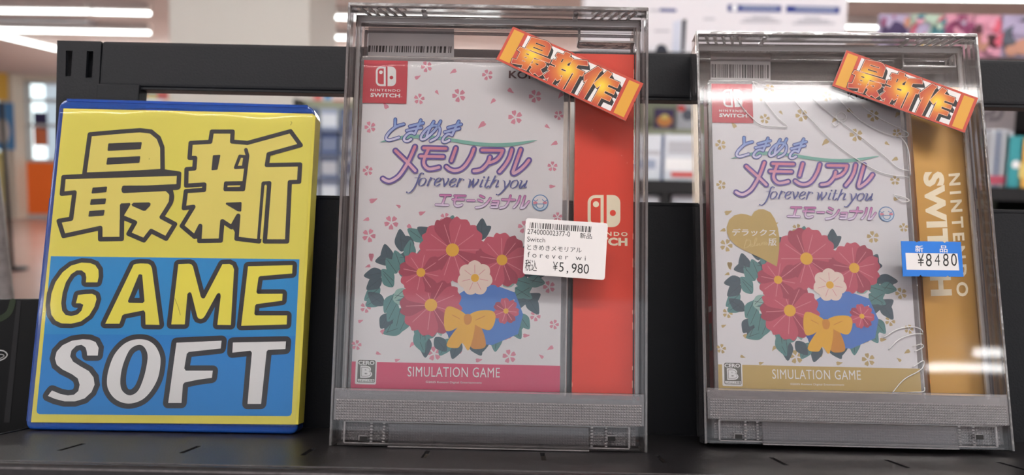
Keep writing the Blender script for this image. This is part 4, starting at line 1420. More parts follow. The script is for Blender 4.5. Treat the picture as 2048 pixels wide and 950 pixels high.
m = MB()
film_sheet(m, -0.0008, wL + 0.0008, -0.001, hL + 0.0012, -0.0010, 0.0038, 'film', 0.3, ph=0.4)
m.build('clear_sleeve', game_l)
# creased shrink wrap round the deluxe box
m = MB()
film_sheet(m, -0.0016, wR + 0.0040, -0.002, hR + 0.0030, -0.0011, 0.0105, 'wrap_film', 0.08, ph=2.0)
m.build('shrink_wrap', game_r)
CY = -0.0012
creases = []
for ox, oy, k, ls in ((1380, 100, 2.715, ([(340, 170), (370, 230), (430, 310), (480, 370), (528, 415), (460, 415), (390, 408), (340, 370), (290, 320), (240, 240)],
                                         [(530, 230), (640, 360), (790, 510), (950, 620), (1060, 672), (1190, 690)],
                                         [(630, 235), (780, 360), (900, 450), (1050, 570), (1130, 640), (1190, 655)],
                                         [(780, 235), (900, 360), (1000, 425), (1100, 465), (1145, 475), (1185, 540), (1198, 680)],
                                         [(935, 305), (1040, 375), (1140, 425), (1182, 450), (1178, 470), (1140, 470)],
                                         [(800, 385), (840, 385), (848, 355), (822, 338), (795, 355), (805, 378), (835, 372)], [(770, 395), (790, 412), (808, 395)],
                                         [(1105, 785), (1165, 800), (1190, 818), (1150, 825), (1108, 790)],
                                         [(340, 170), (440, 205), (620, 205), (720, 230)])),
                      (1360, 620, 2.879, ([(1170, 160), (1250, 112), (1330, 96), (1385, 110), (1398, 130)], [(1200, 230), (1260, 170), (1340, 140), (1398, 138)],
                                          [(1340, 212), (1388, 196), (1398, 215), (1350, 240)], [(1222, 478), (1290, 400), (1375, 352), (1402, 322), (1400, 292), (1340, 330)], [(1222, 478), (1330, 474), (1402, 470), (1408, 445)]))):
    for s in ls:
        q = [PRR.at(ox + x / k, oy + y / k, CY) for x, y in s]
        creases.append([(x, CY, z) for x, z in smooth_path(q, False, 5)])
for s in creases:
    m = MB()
    m.tube(s, 0.00026, 'crease_glint', 6)
    m.build('crease_glint', bpy.data.objects['shrink_wrap'])

# ------------------------------------------------------------------ folded cards beside the boxes
CARD_Y = 0.0172


def side_card(F, quad, front, edge, label):
    p = [F.at(x, y, CARD_Y) for x, y in quad]
    x0, x1, z0, z1 = (p[0][0] + p[3][0]) / 2, (p[1][0] + p[2][0]) / 2, (p[2][1] + p[3][1]) / 2, (p[0][1] + p[1][1]) / 2
    P = F.sub(x0, CARD_Y, z0)
    w, h = x1 - x0, z1 - z0
    root = empty('spacer_card', P.matrix())
    tag(root, label, 'card')
    m = MB()
    m.box(0, 0, 0, w, 0.0005, h, front)
    m.box(0, 0.0005, 0, 0.0005, 0.0075, h, edge)
    m.box(w - 0.0005, 0.0005, 0, w, 0.0075, h, edge)
    rnd = random.Random(3)
    z = 0.0
    while z < h - 0.004:                          # rubbed pale specks along the folds
        l = rnd.uniform(0.0008, 0.005)
        if rnd.random() < 0.4:
            m.box(w - 0.0003, -0.00005, z, w + 0.0001, 0.0004, z + l, edge)
        if rnd.random() < 0.2:
            m.box(-0.0001, -0.00005, z, 0.0003, 0.0004, z + l * .6, edge)
        z += l + rnd.uniform(0.001, 0.006)
    m.build('folded_card', root)
    return root, P


card_l, PC = side_card(KL, [(1152, 107.5), (1270.5, 109), (1262.5, 801), (1143.5, 797)], 'card_red', 'card_red_edge', 'red folded card standing beside the white boxed game')
m = MB()
ar = Art(m, 0.0, lambda x, y: PC.at(x, y, 0.0))
V = ar.view(1160, 370, 6.786)
emblem(V, 103, 135, 548, 572, 'card_cream', 'card_red', 1)
V.text('NINTENDO', [(-70, 622), (646, 640), (646, 696), (-70, 680)], 'card_cream', 1, 0.03, 1.35)
V.text('SWITCH', [(-70, 700), (644, 718), (644, 828), (-70, 812)], 'card_cream', 1, 0.05, 1.05)
for x, y in ((105, 265), (330, 1200), (170, -750), (565, -400), (640, -300)):
    V.dot(x, y, 6, 'card_red_edge', 1, 8)
m.build('print', card_l, 'cream emblem and lettering')
card_r, PC2 = side_card(KR, [(1822, 172), (1930, 176), (1975.5, 793), (1857, 790)], 'card_gold', 'card_gold_edge', 'gold folded card with sideways lettering beside the deluxe box')
m = MB()
ar = Art(m, 0.0, lambda x, y: PC2.at(x, y, 0.0))
V = ar.view(1830, 320, 3.167)
V.text('SWITCH', [(182, 72), (236, 858), (100, 862), (50, 76)], 'card_cream', 1, 0.05, 1.08)
V.text('NINTENDO', [(284, 82), (340, 862), (265, 866), (211, 88)], 'card_cream', 1, 0.03, 1.5)
m.build('print', card_r, 'cream sideways lettering')
# ------------------------------------------------------------------ the shop behind
pmat('floor_wood', rgb(198, 168, 160), 0.2, noise=(1.2, 0.6, rgb(212, 182, 174)), spec=0.6)
pmat('ceiling_grey', rgb(218, 209, 206), 0.8)
pmat('wall_cream', rgb(214, 206, 192), 0.7)
pmat('pillar_white', rgb(214, 212, 206), 0.7)
pmat('panel_orange', rgb(255, 124, 50), 0.5)
pmat('alu', rgb(190, 194, 196), 0.4)
pmat('poster_yellow', rgb(240, 196, 92), 0.5)
pmat('poster_dark', rgb(58, 54, 92), 0.5)
pmat('poster_orange', rgb(204, 116, 80), 0.5)
pmat('poster_red', rgb(220, 120, 118), 0.5)
pmat('poster_blue', rgb(84, 144, 200), 0.5)
pmat('poster_lemon', rgb(226, 214, 150), 0.5)
pmat('header_white', rgb(216, 212, 208), 0.6)
pmat('outside_brick', rgb(224, 150, 140), 0.7)
pmat('outside_white', rgb(232, 238, 242), 0.7)
pmat('outside_ground', rgb(200, 208, 214), 0.8)
pmat('pole_grey', rgb(130, 128, 128), 0.38, metal=0.3, noise=(140, 0.6, rgb(96, 94, 94)))
pmat('post_black', rgb(26, 26, 28), 0.4)
pmat('unit_black', rgb(20, 20, 22), 0.4)
pmat('unit_panel', rgb(150, 154, 132), 0.6)
pmat('carton_white', rgb(216, 216, 222), 0.5)
pmat('carton_grey', rgb(170, 172, 182), 0.5)
pmat('carton_navy', rgb(36, 54, 128), 0.5)
pmat('console_light', rgb(196, 204, 220), 0.5)
pmat('console_dark', rgb(34, 40, 56), 0.5)
pmat('sign_lilac', rgb(196, 186, 190), 0.5)
pmat('sign_ink', rgb(134, 126, 132), 0.5)
pmat('p_purple', rgb(66, 52, 92), 0.5)
pmat('p_plum', rgb(140, 66, 104), 0.5)
pmat('p_pink', rgb(214, 150, 172), 0.5)
pmat('p_rose', rgb(206, 96, 118), 0.5)
pmat('p_mint', rgb(172, 196, 178), 0.5)
pmat('p_teal', rgb(70, 124, 134), 0.5)
pmat('p_lemon', rgb(212, 190, 110), 0.5)
pmat('p_maroon', rgb(84, 50, 58), 0.5)
pmat('p_slate', rgb(86, 92, 104), 0.5)
pmat('p_lilac', rgb(170, 160, 190), 0.5)
pmat('p_tan', rgb(190, 140, 120), 0.5)
pmat('p_orange', rgb(206, 136, 70), 0.5)
pmat('case_pale', rgb(206, 214, 222), 0.4)
pmat('case_navy', rgb(70, 88, 130), 0.4)
pmat('case_white', rgb(234, 238, 240), 0.4)
pmat('case_red', rgb(206, 70, 62), 0.4)
pmat('case_grey', rgb(176, 180, 188), 0.4)
pmat('case_teal', rgb(56, 148, 156), 0.4)
pmat('case_amber', rgb(226, 178, 90), 0.4)
pmat('case_steel', rgb(146, 158, 182), 0.4)
pmat('case_dusk', rgb(112, 124, 150), 0.4)
emat('tube_glow', (0.93, 1.0, 0.98, 1), TUBE_FAR)
emat('tube_fill_main', (1.0, 0.985, 0.95, 1), TUBE_MAIN_FILL)
emat('tube_glow_back', (1.0, 0.99, 0.97, 1), TUBE_BACK)
emat('tube_fill_side', (1.0, 0.99, 0.97, 1), TUBE_SIDE_FILL)
emat('tube_fill_mid', (0.97, 1.0, 0.98, 1), 20.0)  # added tube rows that brighten pillar, shelves, ceiling and far wall
clear_mat('window_glass', (0.95, 0.97, 0.97, 1), 0.0)


def ray(px, py):
    return wf + wr * ((px - W / 2) / FPX) - wu * ((py - H / 2) / FPX)


def bg(px, py, Y):
    d = ray(px, py)
    return EYE + d * (Y / d.y)


def bgz(px, py, z):
    d = ray(px, py)
    return EYE + d * ((z - EYE.z) / d.z)


def wbox(name, px0, py0, px1, py1, Y, depth, mat, parent=None, bevel=0.0):
    """upright box whose front stands Y metres off, seen between two photo corners"""
    a, b = bg(px0, py0, Y), bg(px1, py1, Y)
    m = MB()
    m.box(a.x, Y, b.z, b.x, Y + depth, a.z, mat, bevel)
    return m.build(name, parent)


def struct(name, m, parent=None):
    o = m.build(name, parent)
    if parent is None:
        o['kind'] = 'structure'
    return o


CEIL = 2.8
m = MB(); m.box(-14, -6, -0.12, 12, 18, 0, 'floor_wood'); struct('floor', m)
m = MB(); m.box(-14, -6, CEIL, 12, 18, CEIL + 0.12, 'ceiling_grey'); struct('ceiling', m)

m = MB(); m.box(-14.2, 0.5, 0, -14, 16.2, CEIL, 'wall_cream'); struct('wall_left', m)
m = MB(); m.box(12, 0.5, 0, 12.2, 16.2, CEIL, 'wall_cream'); struct('wall_right', m)

# far wall: cream piers, orange boards below the shop windows
YW = 16.0
zd = bg(60, 324, YW).z
zt_ = bg(80, 98, YW).z
zt_ = min(zt_, CEIL - 0.1)
xw = [bg(px, 250, YW).x for px in (-260, -40, 18, 50, 330)]
m = MB()
m.box(-14, YW, zt_, 12, YW + 0.25, CEIL, 'wall_cream')
m.box(-14, YW, 0, xw[1] - 0.02, YW + 0.25, zt_, 'wall_cream')
m.box(xw[4], YW, 0, 12, YW + 0.25, zt_, 'wall_cream')
struct('wall_back', m)
m = MB(); m.box(xw[2] + 0.02, YW - 0.35, 0, xw[3], YW + 0.25, CEIL, 'wall_cream', 0.02); struct('wall_pier', m)
for i, (a, b) in enumerate(((xw[1], xw[2]), (xw[3], xw[4]))):
    m = MB(); m.box(a, YW, 0.08, b, YW + 0.12, zd, 'panel_orange'); m.box(a, YW - 0.01, 0, b, YW + 0.12, 0.08, 'alu')
    struct('trim_%d' % (i + 1), m)
    w = empty('window_%d' % (i + 1), loc=(0, 0, 0))
    w['kind'] = 'structure'
    m = MB()
    for z in (zd, (zd + zt_) / 2 - 0.1, zt_ - 0.06):
        m.box(a, YW + 0.02, z, b, YW + 0.09, z + 0.06, 'alu')
    n = 1 if i == 0 else 3
    for k in range(n + 1):
        x = a + (b - a) * k / n
        m.box(x - 0.03, YW + 0.02, zd, x + 0.03, YW + 0.09, zt_, 'alu')
    m.build('window_frame', w)['kind'] = 'structure'
    m = MB(); m.box(a, YW + 0.05, zd, b, YW + 0.056, zt_, 'window_glass'); m.build('window_pane', w)['kind'] = 'structure'
m = MB(); m.box(-40, YW + 0.3, -0.3, 30, 60, -0.1, 'outside_ground'); struct('ground_outside', m)
p0, p1 = bg(88, 150, 40), bg(330, 168, 40)
b0 = empty('outside_building', loc=(p0.x, 40, -0.1))
m = MB(); m.box(0, 0, 0, p1.x - p0.x, 6, p1.z + 0.1, 'outside_white'); m.build('wall', b0)
m = MB(); m.box(-.2, -.2, p1.z + 0.1, p1.x - p0.x + .2, 6.2, p0.z + 0.1, 'outside_brick'); m.build('roof', b0)
pass
tag(b0, 'white building with a reddish roof across the street seen through the shop window', 'building')

# posters on the windows
def poster(name, px0, py0, px1, py1, Y, mat, label, cat='poster', patches=(), depth=0.01, group=None):
    a, b = bg(px0, py0, Y), bg(px1, py1, Y)
    o = empty(name, loc=(a.x, Y, b.z))
    tag(o, label, cat, group)
    w, h = b.x - a.x, a.z - b.z
    m = MB(); m.box(0, 0, 0, w, depth, h, mat); m.build('board', o)
    if patches:
        m = MB()
        ar = Art(m, -0.0005, lambda u, v: (u * w, h - v * h), 1.0)
        for k, (pts, mt) in enumerate(patches):
            y = ar.y - 0.0012 * (k + 1) * (Y / 2.5)
            q = smooth_path(pts, True, 4) if len(pts) > 4 else pts
            m.face([(ar.conv(*p)[0], y, ar.conv(*p)[1]) for p in q], mt)
        m.build('print', o)
    return o


blob = lambda cx, cy, rx, ry: [(cx + rx * math.cos(t * math.pi / 4), cy + ry * math.sin(t * math.pi / 4)) for t in range(8)]
poster('window_poster', 66, 224, 96, 292, YW + 0.038, 'poster_dark', 'dark blue and orange poster on the shop window above the orange panel', patches=[([(0, .45), (1, .5), (1, 1), (0, 1)], 'poster_orange')])
poster('window_poster', 40, 196, 128, 206, YW + 0.008, 'alu', 'pale strip notice across the shop window above the dark poster')
poster('wall_poster', -30, 96, 16, 200, YW - 0.4, 'poster_yellow', 'yellow poster hanging high beside the shop windows')
poster('wall_poster', -30, 205, 30, 300, YW - 0.4, 'poster_blue', 'blue poster with a pale patch, below the yellow one', patches=[(blob(.6, .6, .25, .28), 'header_white')])
poster('wall_poster', -30, 302, 8, 405, YW - 0.4, 'poster_lemon', 'pale yellow notice low on the wall by the black pole')

# black pole and grey pole at the far left
p1 = bg(21, 448, 9.0)
m = MB()
q0 = bg(3, 205, 9.0)
m.rod((p1.x, 9.0, 0.02), (q0.x, 9.0, q0.z), 0.022, 'post_black', 10)
o = m.build('banner_pole'); tag(o, 'thin black pole standing on the wooden floor by the orange panels', 'pole')
bpy.context.view_layer.update()
m = MB(); m.rod((p1.x, 9.0, 0.0), (p1.x, 9.0, 0.03), 0.16, 'post_black', 20); m.build('foot', o)
P0, P1 = bg(-24, 340, 0.70), bg(7, 600, 0.70)
k = (P0.z) / (P0.z - P1.z)
mid = P0 + (P1 - P0) * 1.3
pts = [P0 + (P1 - P0) * t for t in (-.35, 0, .25, .5, .75, 1.0, 1.3)]
m = MB()
m.tube(pts, 0.0085, 'pole_grey', 14)
m.tube([mid, mid + Vector((0.004, 0, -0.15)), Vector((mid.x + 0.01, mid.y, 0.0))], 0.0085, 'pole_grey', 14)
o = m.build('grey_pole'); tag(o, 'scratched grey metal pole leaning behind the black board', 'pole')

# ceiling lights
def tube_light(name, A, B, label, mat='tube_glow', twin=False, r=0.02):
    A, B = Vector(A), Vector(B)
    mid = (A + B) / 2
    o = empty(name, loc=mid)
    tag(o, label, 'ceiling light', 'fluorescent ceiling lights')
    d = (B - A).normalized()
    s = Vector((-d.y, d.x, 0))
    hw = {'tube_glow': 0.05, 'tube_fill_mid': 0.012}.get(mat, 0.03)
    hw = 0.07 if twin else hw
    a, b = A - mid, B - mid
    h = MB()
    h.raw([a + s * hw + Vector((0, 0, r + .004)), a - s * hw + Vector((0, 0, r + .004)), b - s * hw + Vector((0, 0, r + .004)), b + s * hw + Vector((0, 0, r + .004)),
           a + s * hw + Vector((0, 0, CEIL - mid.z)), a - s * hw + Vector((0, 0, CEIL - mid.z)), b - s * hw + Vector((0, 0, CEIL - mid.z)), b + s * hw + Vector((0, 0, CEIL - mid.z))],
          [[0, 1, 2, 3], [4, 7, 6, 5], [0, 4, 5, 1], [1, 5, 6, 2], [2, 6, 7, 3], [3, 7, 4, 0]], 'ceiling_grey')
    h.build('housing', o)
    for q in ((-1, 1) if twin else (0,)):
        t = MB()
        t.rod(a + s * .045 * q, b + s * .045 * q, r, mat, 12)
        t.build('tube', o)
    return o


ZT = 2.70
for (a, b, lb, r) in (((-60, 21), (178, 24), 'long bright ceiling tube, topmost left of the white pillar', 0.018), ((184, 24.5), (300, 27), 'short ceiling tube in line with the topmost one, against the white pillar', 0.018),
                      ((-60, 59), (300, 66), 'second bright ceiling tube down, left of the white pillar', 0.018), ((-40, 62), (112, 98), 'slanting ceiling tube above the shop windows', 0.022),
                      ((1000, 41), (622, 34), 'long ceiling tube right of the white pillar, the upper of two', 0.018), ((623, 74.5), (700, 75.6), 'lower ceiling tube right of the white pillar, behind the clear case', 0.018),
                      ((1684, 54), (1762, 56), 'short ceiling tube above the gold game, left of the colourful posters', 0.012), ((1640, -4), (2120, 1), 'long ceiling tube over the colourful posters', 0.012)):
    tube_light('ceiling_light', bgz(*a, ZT), bgz(*b, ZT), lb, r=r)
tube_light('ceiling_light', (-2.0, -0.84, ZT), (2.2, -0.84, ZT), 'added twin fill tube above the photographer', 'tube_fill_main', True, 0.02)
tube_light('ceiling_light', (-3.0, -4.6, ZT), (-3.0, -0.6, ZT), 'added fill tube along the aisle left of the photographer', 'tube_fill_side', r=0.02)
tube_light('ceiling_light', (4.2, -4.6, ZT), (4.2, -0.6, ZT), 'added fill tube along the aisle right of the photographer', 'tube_fill_side', r=0.02)
tube_light('ceiling_light', (-1.8, -1.33, ZT), (2.2, -1.33, ZT), 'single ceiling tube behind the photographer, mirrored across the gold deluxe case', 'tube_glow_back', r=0.018)
tube_light('ceiling_light', (-3.2, 2.2, ZT), (-0.4, 2.2, ZT), 'added fill tube over the aisle in front of the white pillar', 'tube_fill_mid', r=0.02)
tube_light('ceiling_light', (0.3, 1.6, ZT), (3.4, 1.6, ZT), 'added fill tube over the display shelves on the right', 'tube_fill_mid', r=0.02)
tube_light('ceiling_light', (2.4, -3.75, ZT), (3.7, -3.75, ZT), 'short ceiling tube behind the photographer, mirrored over the gold card', 'tube_glow_back', r=0.022)
tube_light('ceiling_light', (2.25, -4.03, ZT), (3.7, -4.03, ZT), 'short ceiling tube farthest behind the photographer', 'tube_glow_back', r=0.022)
tube_light('ceiling_light', (-3.6, 3.9, ZT), (3.4, 3.9, ZT), 'added fill tube over the middle of the shop, before the white pillar', 'tube_fill_mid', r=0.02)
tube_light('ceiling_light', (-6.0, 11.5, ZT), (4.0, 11.5, ZT), 'added fill tube beyond the white pillar', 'tube_fill_mid', r=0.03)
tube_light('ceiling_light', (-6.7, 13.4, ZT), (4.0, 13.4, ZT), 'added fill tube nearest the shop windows', 'tube_fill_mid', r=0.07)
v = bgz(100, 46, CEIL - 0.015)
m = MB(); m.box(v.x - 0.55, v.y - 0.25, CEIL - 0.03, v.x + 0.55, v.y + 0.25, CEIL, 'case_grey'); o = m.build('ceiling_vent'); tag(o, 'pale rectangular vent between the two long ceiling tubes', 'vent')

# white pillar
a, b = bg(337, 40, 6.0), bg(619, 40, 6.0)
m = MB(); m.box(a.x, 6.0, 0, b.x, 6.9, CEIL, 'pillar_white', 0.015); struct('pillar', m)

# shelves of games far behind, seen between the blue case and the clear case
YS = 5.2
s0, s1 = bg(596, 215, YS), bg(716, 400, YS)
gs = empty('game_shelf', loc=(s0.x, YS, 0))
tag(gs, 'far display shelf of grey-blue games, between the blue case and the clear case', 'shelf')
w = s1.x - s0.x
rows = [bg(650, y, YS).z for y in (400, 352, 304, 256, 208)]
m = MB(); m.box(0, 0.16, 0, w, 0.2, rows[-1] + 0.03, 'unit_panel'); m.build('back_board', gs)
for z in [r - 0.012 for r in rows[:-1]] + [0.25, 0.6]:
    m = MB(); m.box(0, -0.01, z - 0.012, w, 0.16, z + 0.002, 'case_dusk'); m.build('shelf_board', gs)
for x in (-0.03, w):
    m = MB(); m.box(x, 0, 0, x + 0.03, 0.2, rows[-1] + 0.03, 'unit_black'); m.build('side_panel', gs)
protos = {}
mats = ['case_steel', 'case_dusk', 'case_pale', 'case_grey', 'case_navy']
rnd = random.Random(2)
for r in range(4):
    for c in range(3):
        mt = mats[rnd.randrange(5)]
        x = s0.x + 0.01 + c * (w / 3)
        if mt not in protos:
            o = empty('game_case', loc=(0, 0, 0))
            m = MB(); m.box(0, 0, 0, w / 3 - 0.015, 0.014, 0.135, mt, 0.002, 1); m.build('case_shell', o)
            m = MB(); m.box(0.008, -0.001, 0.02, w / 3 - 0.023, 0, 0.10, mats[(mats.index(mt) + 2) % 5]); m.build('cover', o)
            protos[mt] = o
        else:
            o = copy_tree(protos[mt])
        o.location = (x, YS + 0.02, rows[r] - 0.009)
        tag(o, 'blurred grey-blue game on the far shelf, between the blue case and the clear case', 'game case', 'games on the far shelf')
# header boards above that aisle
hs1 = poster('header_sign', 262, 176, 336, 199, 6.3, 'poster_red', 'red sign with a blue and yellow patch, left of the white pillar', 'sign', [([(.42, 0), (.72, 0), (.72, .5), (.42, .5)], 'poster_blue'), ([(.42, .5), (.72, .5), (.72, 1), (.42, 1)], 'poster_lemon')])
hs2 = poster('header_sign', 628, 188, 692, 212, 5.5, 'header_white', 'white sign with red and blue patches, right of the white pillar', 'sign', [([(0, 0), (.25, 0), (.25, .8), (0, .8)], 'poster_red'), ([(.32, 0), (.55, 0), (.55, .5), (.32, .5)], 'poster_blue'), ([(.6, .45), (1, .45), (1, 1), (.6, 1)], 'poster_red')])

for hs in (hs1, hs2):
    m = MB(); m.box(0.0, 0.012, -hs.location.z, 0.03, 0.04, 0.0, 'unit_black'); m.build('post', hs)
# display unit on the right, two and a half metres off
YR = 2.5
u0, u1 = bg(1150, 380, YR).x, bg(2130, 380, YR).x
zs = bg(1340, 361, YR).z
zt2 = bg(1500, 107, YR).z
unit = empty('display_shelf', loc=(u0, YR, 0))
tag(unit, 'black display shelf unit with a green-grey back, behind the clear cases', 'shelf')
uw = u1 - u0
m = MB(); m.box(0, -0.02, zs - 0.04, uw, 0.33, zs, 'unit_black'); m.build('shelf_board', unit)
m = MB(); m.box(0, 0.0, zt2 - 0.03, uw, 0.34, zt2, 'unit_black'); m.build('top_board', unit)
zl_ = bg(1340, 432, YR).z
m = MB(); m.box(0, -0.02, zl_ - 0.03, uw, 0.33, zl_, 'unit_black'); m.build('shelf_board', unit)
m = MB(); m.box(0, 0.32, 0, uw, 0.34, zt2 - 0.03, 'unit_panel'); m.build('back_panel', unit)
for px in (1155, 1330, 1700, 2125):
    x = bg(px, 395, YR).x - u0
    top = zs - 0.04 if px in (1330, 1700) else zt2 - 0.03
    m = MB(); m.box(x - 0.012, 0.0, 0, x + 0.012, 0.32, top, 'unit_black'); m.build('post', unit)


def far_case(px0, py0, px1, py1, Y, mat, label, extra=(), z=None, depth=0.014, name='game_case', cat='game case'):
    a, b = bg(px0, py0, Y), bg(px1, py1, Y)
    z0 = b.z if z is None else z
    o = empty(name, loc=(a.x, Y, z0))
    tag(o, label, cat)
    w, h = b.x - a.x, a.z - z0
    m = MB(); m.box(0, 0, 0, w, depth, h, mat, 0.0015, 1); m.build('case_shell', o)
    if extra:
        m = MB()
        for k, (pts, mt) in enumerate(extra):
            y = -0.001 - 0.0006 * k
            q = smooth_path(pts, True, 4) if len(pts) > 4 else pts
            m.face([(p[0] * w, y, h - p[1] * h) for p in q], mt)
        m.build('cover', o)
    return o


far_case(1252, 268, 1325, 361, YR + 0.02, 'case_pale', 'pale blue-white game on the shelf, right of the red card', [([(.1, .35), (.9, .35), (.9, .45), (.1, .45)], 'case_grey'), ([(.2, .55), (.8, .55), (.8, .75), (.2, .75)], 'case_steel'), ([(.94, .02), (1, .02), (1, 1), (.94, 1)], 'case_navy')], zs)
far_case(1330, 268, 1402, 361, YR + 0.02, 'case_pale', 'white game with a red strip along its foot, on the shelf', [([(.04, .52), (.96, .52), (.96, .78), (.04, .78)], 'case_white'), ([(.2, .82), (.8, .82), (.8, .92), (.2, .92)], 'case_red'), ([(.1, .15), (.9, .15), (.9, .4), (.1, .4)], 'case_grey')], zs)
z2 = bg(1340, 258, YR + 0.2).z
m = MB(); m.box(0, 0.18, z2 - 0.02, bg(1430, 300, YR).x - u0, 0.32, z2, 'unit_panel'); m.build('step_shelf', unit)
far_case(1310, 217, 1348, 258, YR + 0.2, 'p_purple', 'small purple and orange game on the raised step, right of the red card', [(blob(.5, .6, .4, .28), 'p_orange'), (blob(.5, .4, .2, .14), 'p_lemon')], z2)
far_case(1355, 206, 1392, 258, YR + 0.2, 'case_grey', 'small grey game with a red top corner on the raised step', [(blob(.2, .2, .22, .12), 'case_red'), (blob(.55, .45, .3, .22), 'p_slate')], z2)
for i, px in enumerate((1968, 1979, 1990, 2001, 2011)):
    far_case(px, 262 - (i % 2) * 3, px + 9.5, 361, YR + 0.02, ('case_grey', 'case_pale', 'case_steel', 'case_pale', 'case_grey')[i],
             'grey game spine on the right-hand shelf, %s from the teal case' % ('fifth', 'fourth', 'third', 'second', 'next one')[4 - i if False else i] if i < 4 else 'grey game spine standing against the teal case on the shelf',
             [([(.1, .8), (.9, .8), (.9, .95), (.1, .95)], 'p_rose')], zs, 0.12)
far_case(2022, 272, 2042, 373, YR + 0.01, 'case_teal', 'teal game case standing on the shelf right of the gold game', [(blob(.5, .55, .3, .08), 'case_white')], zs, 0.12)
far_case(2043, 276, 2085, 373, YR + 0.01, 'case_amber', 'amber game case beside the teal one', [([(0, .5), (1, .5), (1, .8), (0, .8)], 'p_lemon')], zs, 0.12)
far_case(1268, 390, 1319, 432, YR + 0.02, 'case_grey', 'pale box on the lower shelf, left of the black post', [([(.1, .2), (.9, .2), (.9, .5), (.1, .5)], 'case_pale')], zl_, 0.1, 'small_box', 'box')
far_case(1344, 390, 1404, 432, YR + 0.02, 'case_grey', 'pale box on the lower shelf, right of the black post', [([(.1, .3), (.9, .3), (.9, .6), (.1, .6)], 'case_pale')], zl_, 0.1, 'small_box', 'box')

# lettered sign on the right
YP = YR + 0.25
a, b = bg(1940, 188, YP), bg(2120, 264, YP)
sg = empty('console_sign', loc=(a.x, YP, b.z))
tag(sg, 'pale lilac sign with large grey letters above the game spines', 'sign')
m = MB(); m.box(0, 0, 0, b.x - a.x, 0.012, a.z - b.z, 'sign_lilac', 0.002, 1); m.build('board', sg)
m = MB()
ar = Art(m, -0.001, lambda x, y: (bg(x, y, YP).x - a.x, bg(x, y, YP).z - b.z))
for s in ([(1962, 214), (1984, 214), (1990, 221), (1984, 228), (1970, 228), (1966, 236), (1966, 244)], [(2030, 212), (2010, 212), (2004, 220), (2002, 230), (1996, 238), (1978, 239)], [(2072, 212), (2042, 212), (2038, 224), (2060, 226), (2068, 232), (2062, 240), (2034, 241)]):
    ar.stroke(s, 7, 'sign_ink', 1)
m.build('lettering', sg)
m = MB(); m.box(0.0, 0.012, -(b.z - zs), 0.03, 0.024, a.z - b.z, 'unit_black'); m.box(b.x - a.x - .03, 0.012, -(b.z - zs), b.x - a.x, 0.024, a.z - b.z, 'unit_black'); m.build('stand', sg)

# big white console carton on top of the unit
a, b = bg(1176, -150, YR + 0.02), bg(1690, 107, YR + 0.02)
ct = empty('console_carton', loc=(a.x, YR + 0.02, zt2))
tag(ct, 'large white game console carton with navy bars, behind the clear cases', 'carton')
cw, ch = b.x - a.x, a.z - zt2
m = MB(); m.box(0, 0, 0, cw, 0.16, ch, 'carton_white', 0.002, 1); m.build('carton', ct)
m = MB()
ar = Art(m, -0.001, lambda x, y: (bg(x, y, YR + 0.02).x - a.x, bg(x, y, YR + 0.02).z - zt2))
ar.poly([(1455, 9), (1563, 11), (1562, 25), (1455, 23)], 'carton_navy', 1)
ar.poly([(1572, 11), (1680, 14), (1678, 28), (1572, 25)], 'carton_navy', 1)
ar.dot(1469, 16, 6, 'case_white', 2)
for q in (((1485, 15), (1553, 17)), ((1592, 17), (1668, 20))):
    ar.stroke(q, 5, 'case_steel', 2)
for x0, x1, y in ((1505, 1540, 34), (1490, 1550, 39), (1482, 1560, 44), (1610, 1640, 36), (1596, 1656, 42), (1586, 1668, 47), (1408, 1428, 38), (1310, 1338, 62), (1300, 1350, 21)):
    ar.stroke([(x0, y), (x1, y)], 3.5, 'carton_grey', 1)
ar.stroke([(1322, 20), (1350, 21)], 6, 'carton_navy', 2)
ar.poly([(1346, 44), (1362, 40), (1360, 104), (1344, 104)], 'console_light', 1)
ar.poly([(1364, 40), (1373, 38), (1369, 102), (1362, 104)], 'console_dark', 2)
ar.poly([(1310, 104), (1314, 92), (1322, 88), (1332, 92), (1336, 104), (1328, 106), (1318, 106)], 'console_dark', 1)
m.build('print', ct)

# colourful posters standing on the unit at the far right
Yq = YR + 0.05
prnd = random.Random(21)


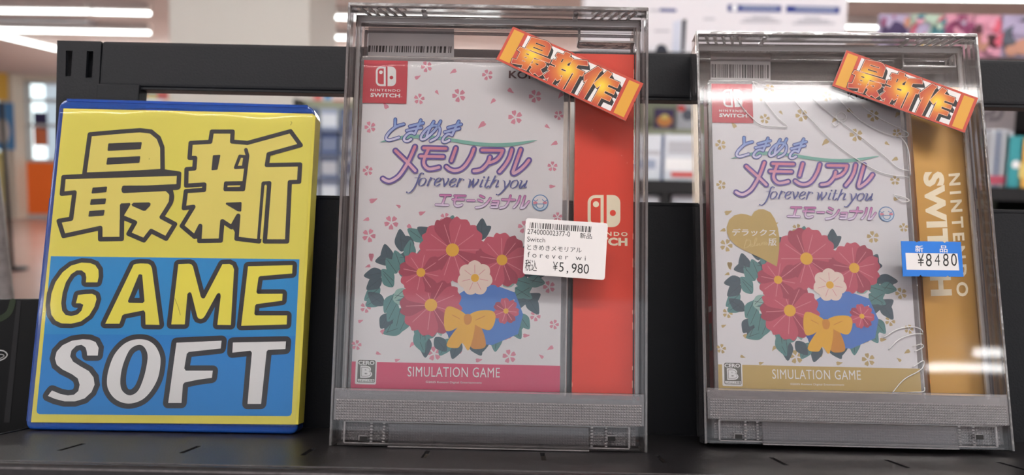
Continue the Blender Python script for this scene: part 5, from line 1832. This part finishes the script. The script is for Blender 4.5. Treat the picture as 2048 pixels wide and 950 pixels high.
def patchwork(cols, n):
    out = []
    for k in range(n):
        cx, cy_, r = prnd.uniform(.05, .95), prnd.uniform(.05, .95), prnd.uniform(.06, .2)
        out.append(([(min(max(cx + r * prnd.uniform(.5, 1.2) * math.cos(t * math.pi / 4), 0.02), .98), min(max(cy_ + r * prnd.uniform(.4, 1.0) * math.sin(t * math.pi / 4), 0.02), .98)) for t in range(8)], prnd.choice(cols)))
    return out


poster('shop_poster', 1760, 28, 1818, 108, Yq, 'p_lilac', 'dark purple poster standing on the shelf, leftmost of the colourful posters', patches=[(blob(.48, .55, .44, .38), 'p_purple'), (blob(.7, .75, .2, .2), 'p_plum'), (blob(.86, .2, .1, .14), 'p_tan')] + patchwork(['p_purple', 'p_plum', 'p_lilac'], 8))
poster('shop_poster', 1820, 28, 1886, 108, Yq, 'p_mint', 'mint and pink poster standing between the purple and plum posters', patches=[(blob(.25, .5, .22, .3), 'p_rose'), (blob(.8, .45, .2, .2), 'p_teal'), (blob(.55, .8, .25, .14), 'p_lemon'), (blob(.85, .14, .1, .1), 'p_rose')] + patchwork(['p_mint', 'p_pink', 'p_lilac', 'p_teal', 'p_rose', 'p_tan'], 12))
poster('shop_poster', 1888, 28, 1944, 112, Yq, 'p_pink', 'plum poster with a yellow patch standing on the shelf', patches=[(blob(.45, .45, .42, .3), 'p_plum'), (blob(.35, .6, .25, .16), 'p_lemon'), (blob(.3, .86, .22, .1), 'p_maroon')] + patchwork(['p_pink', 'p_plum', 'p_rose', 'p_lilac', 'p_tan'], 12))
poster('shop_poster', 1946, 30, 2000, 116, Yq, 'p_pink', 'pink poster with a maroon shape standing beside the clear case', patches=[(blob(.8, .25, .16, .18), 'p_rose'), (blob(.64, .7, .32, .26), 'p_maroon'), (blob(.35, .65, .2, .2), 'p_tan')] + patchwork(['p_pink', 'p_rose', 'p_maroon', 'p_tan', 'p_lilac'], 9))
poster('shop_poster', 2002, 30, 2090, 116, Yq, 'p_lilac', 'slate blue poster with a pale shape, rightmost of the colourful posters', patches=[(blob(.45, .58, .42, .38), 'p_slate'), (blob(.45, .4, .2, .25), 'p_lilac'), (blob(.55, .75, .25, .2), 'p_tan')] + patchwork(['p_slate', 'p_lilac', 'p_tan', 'p_slate'], 9))
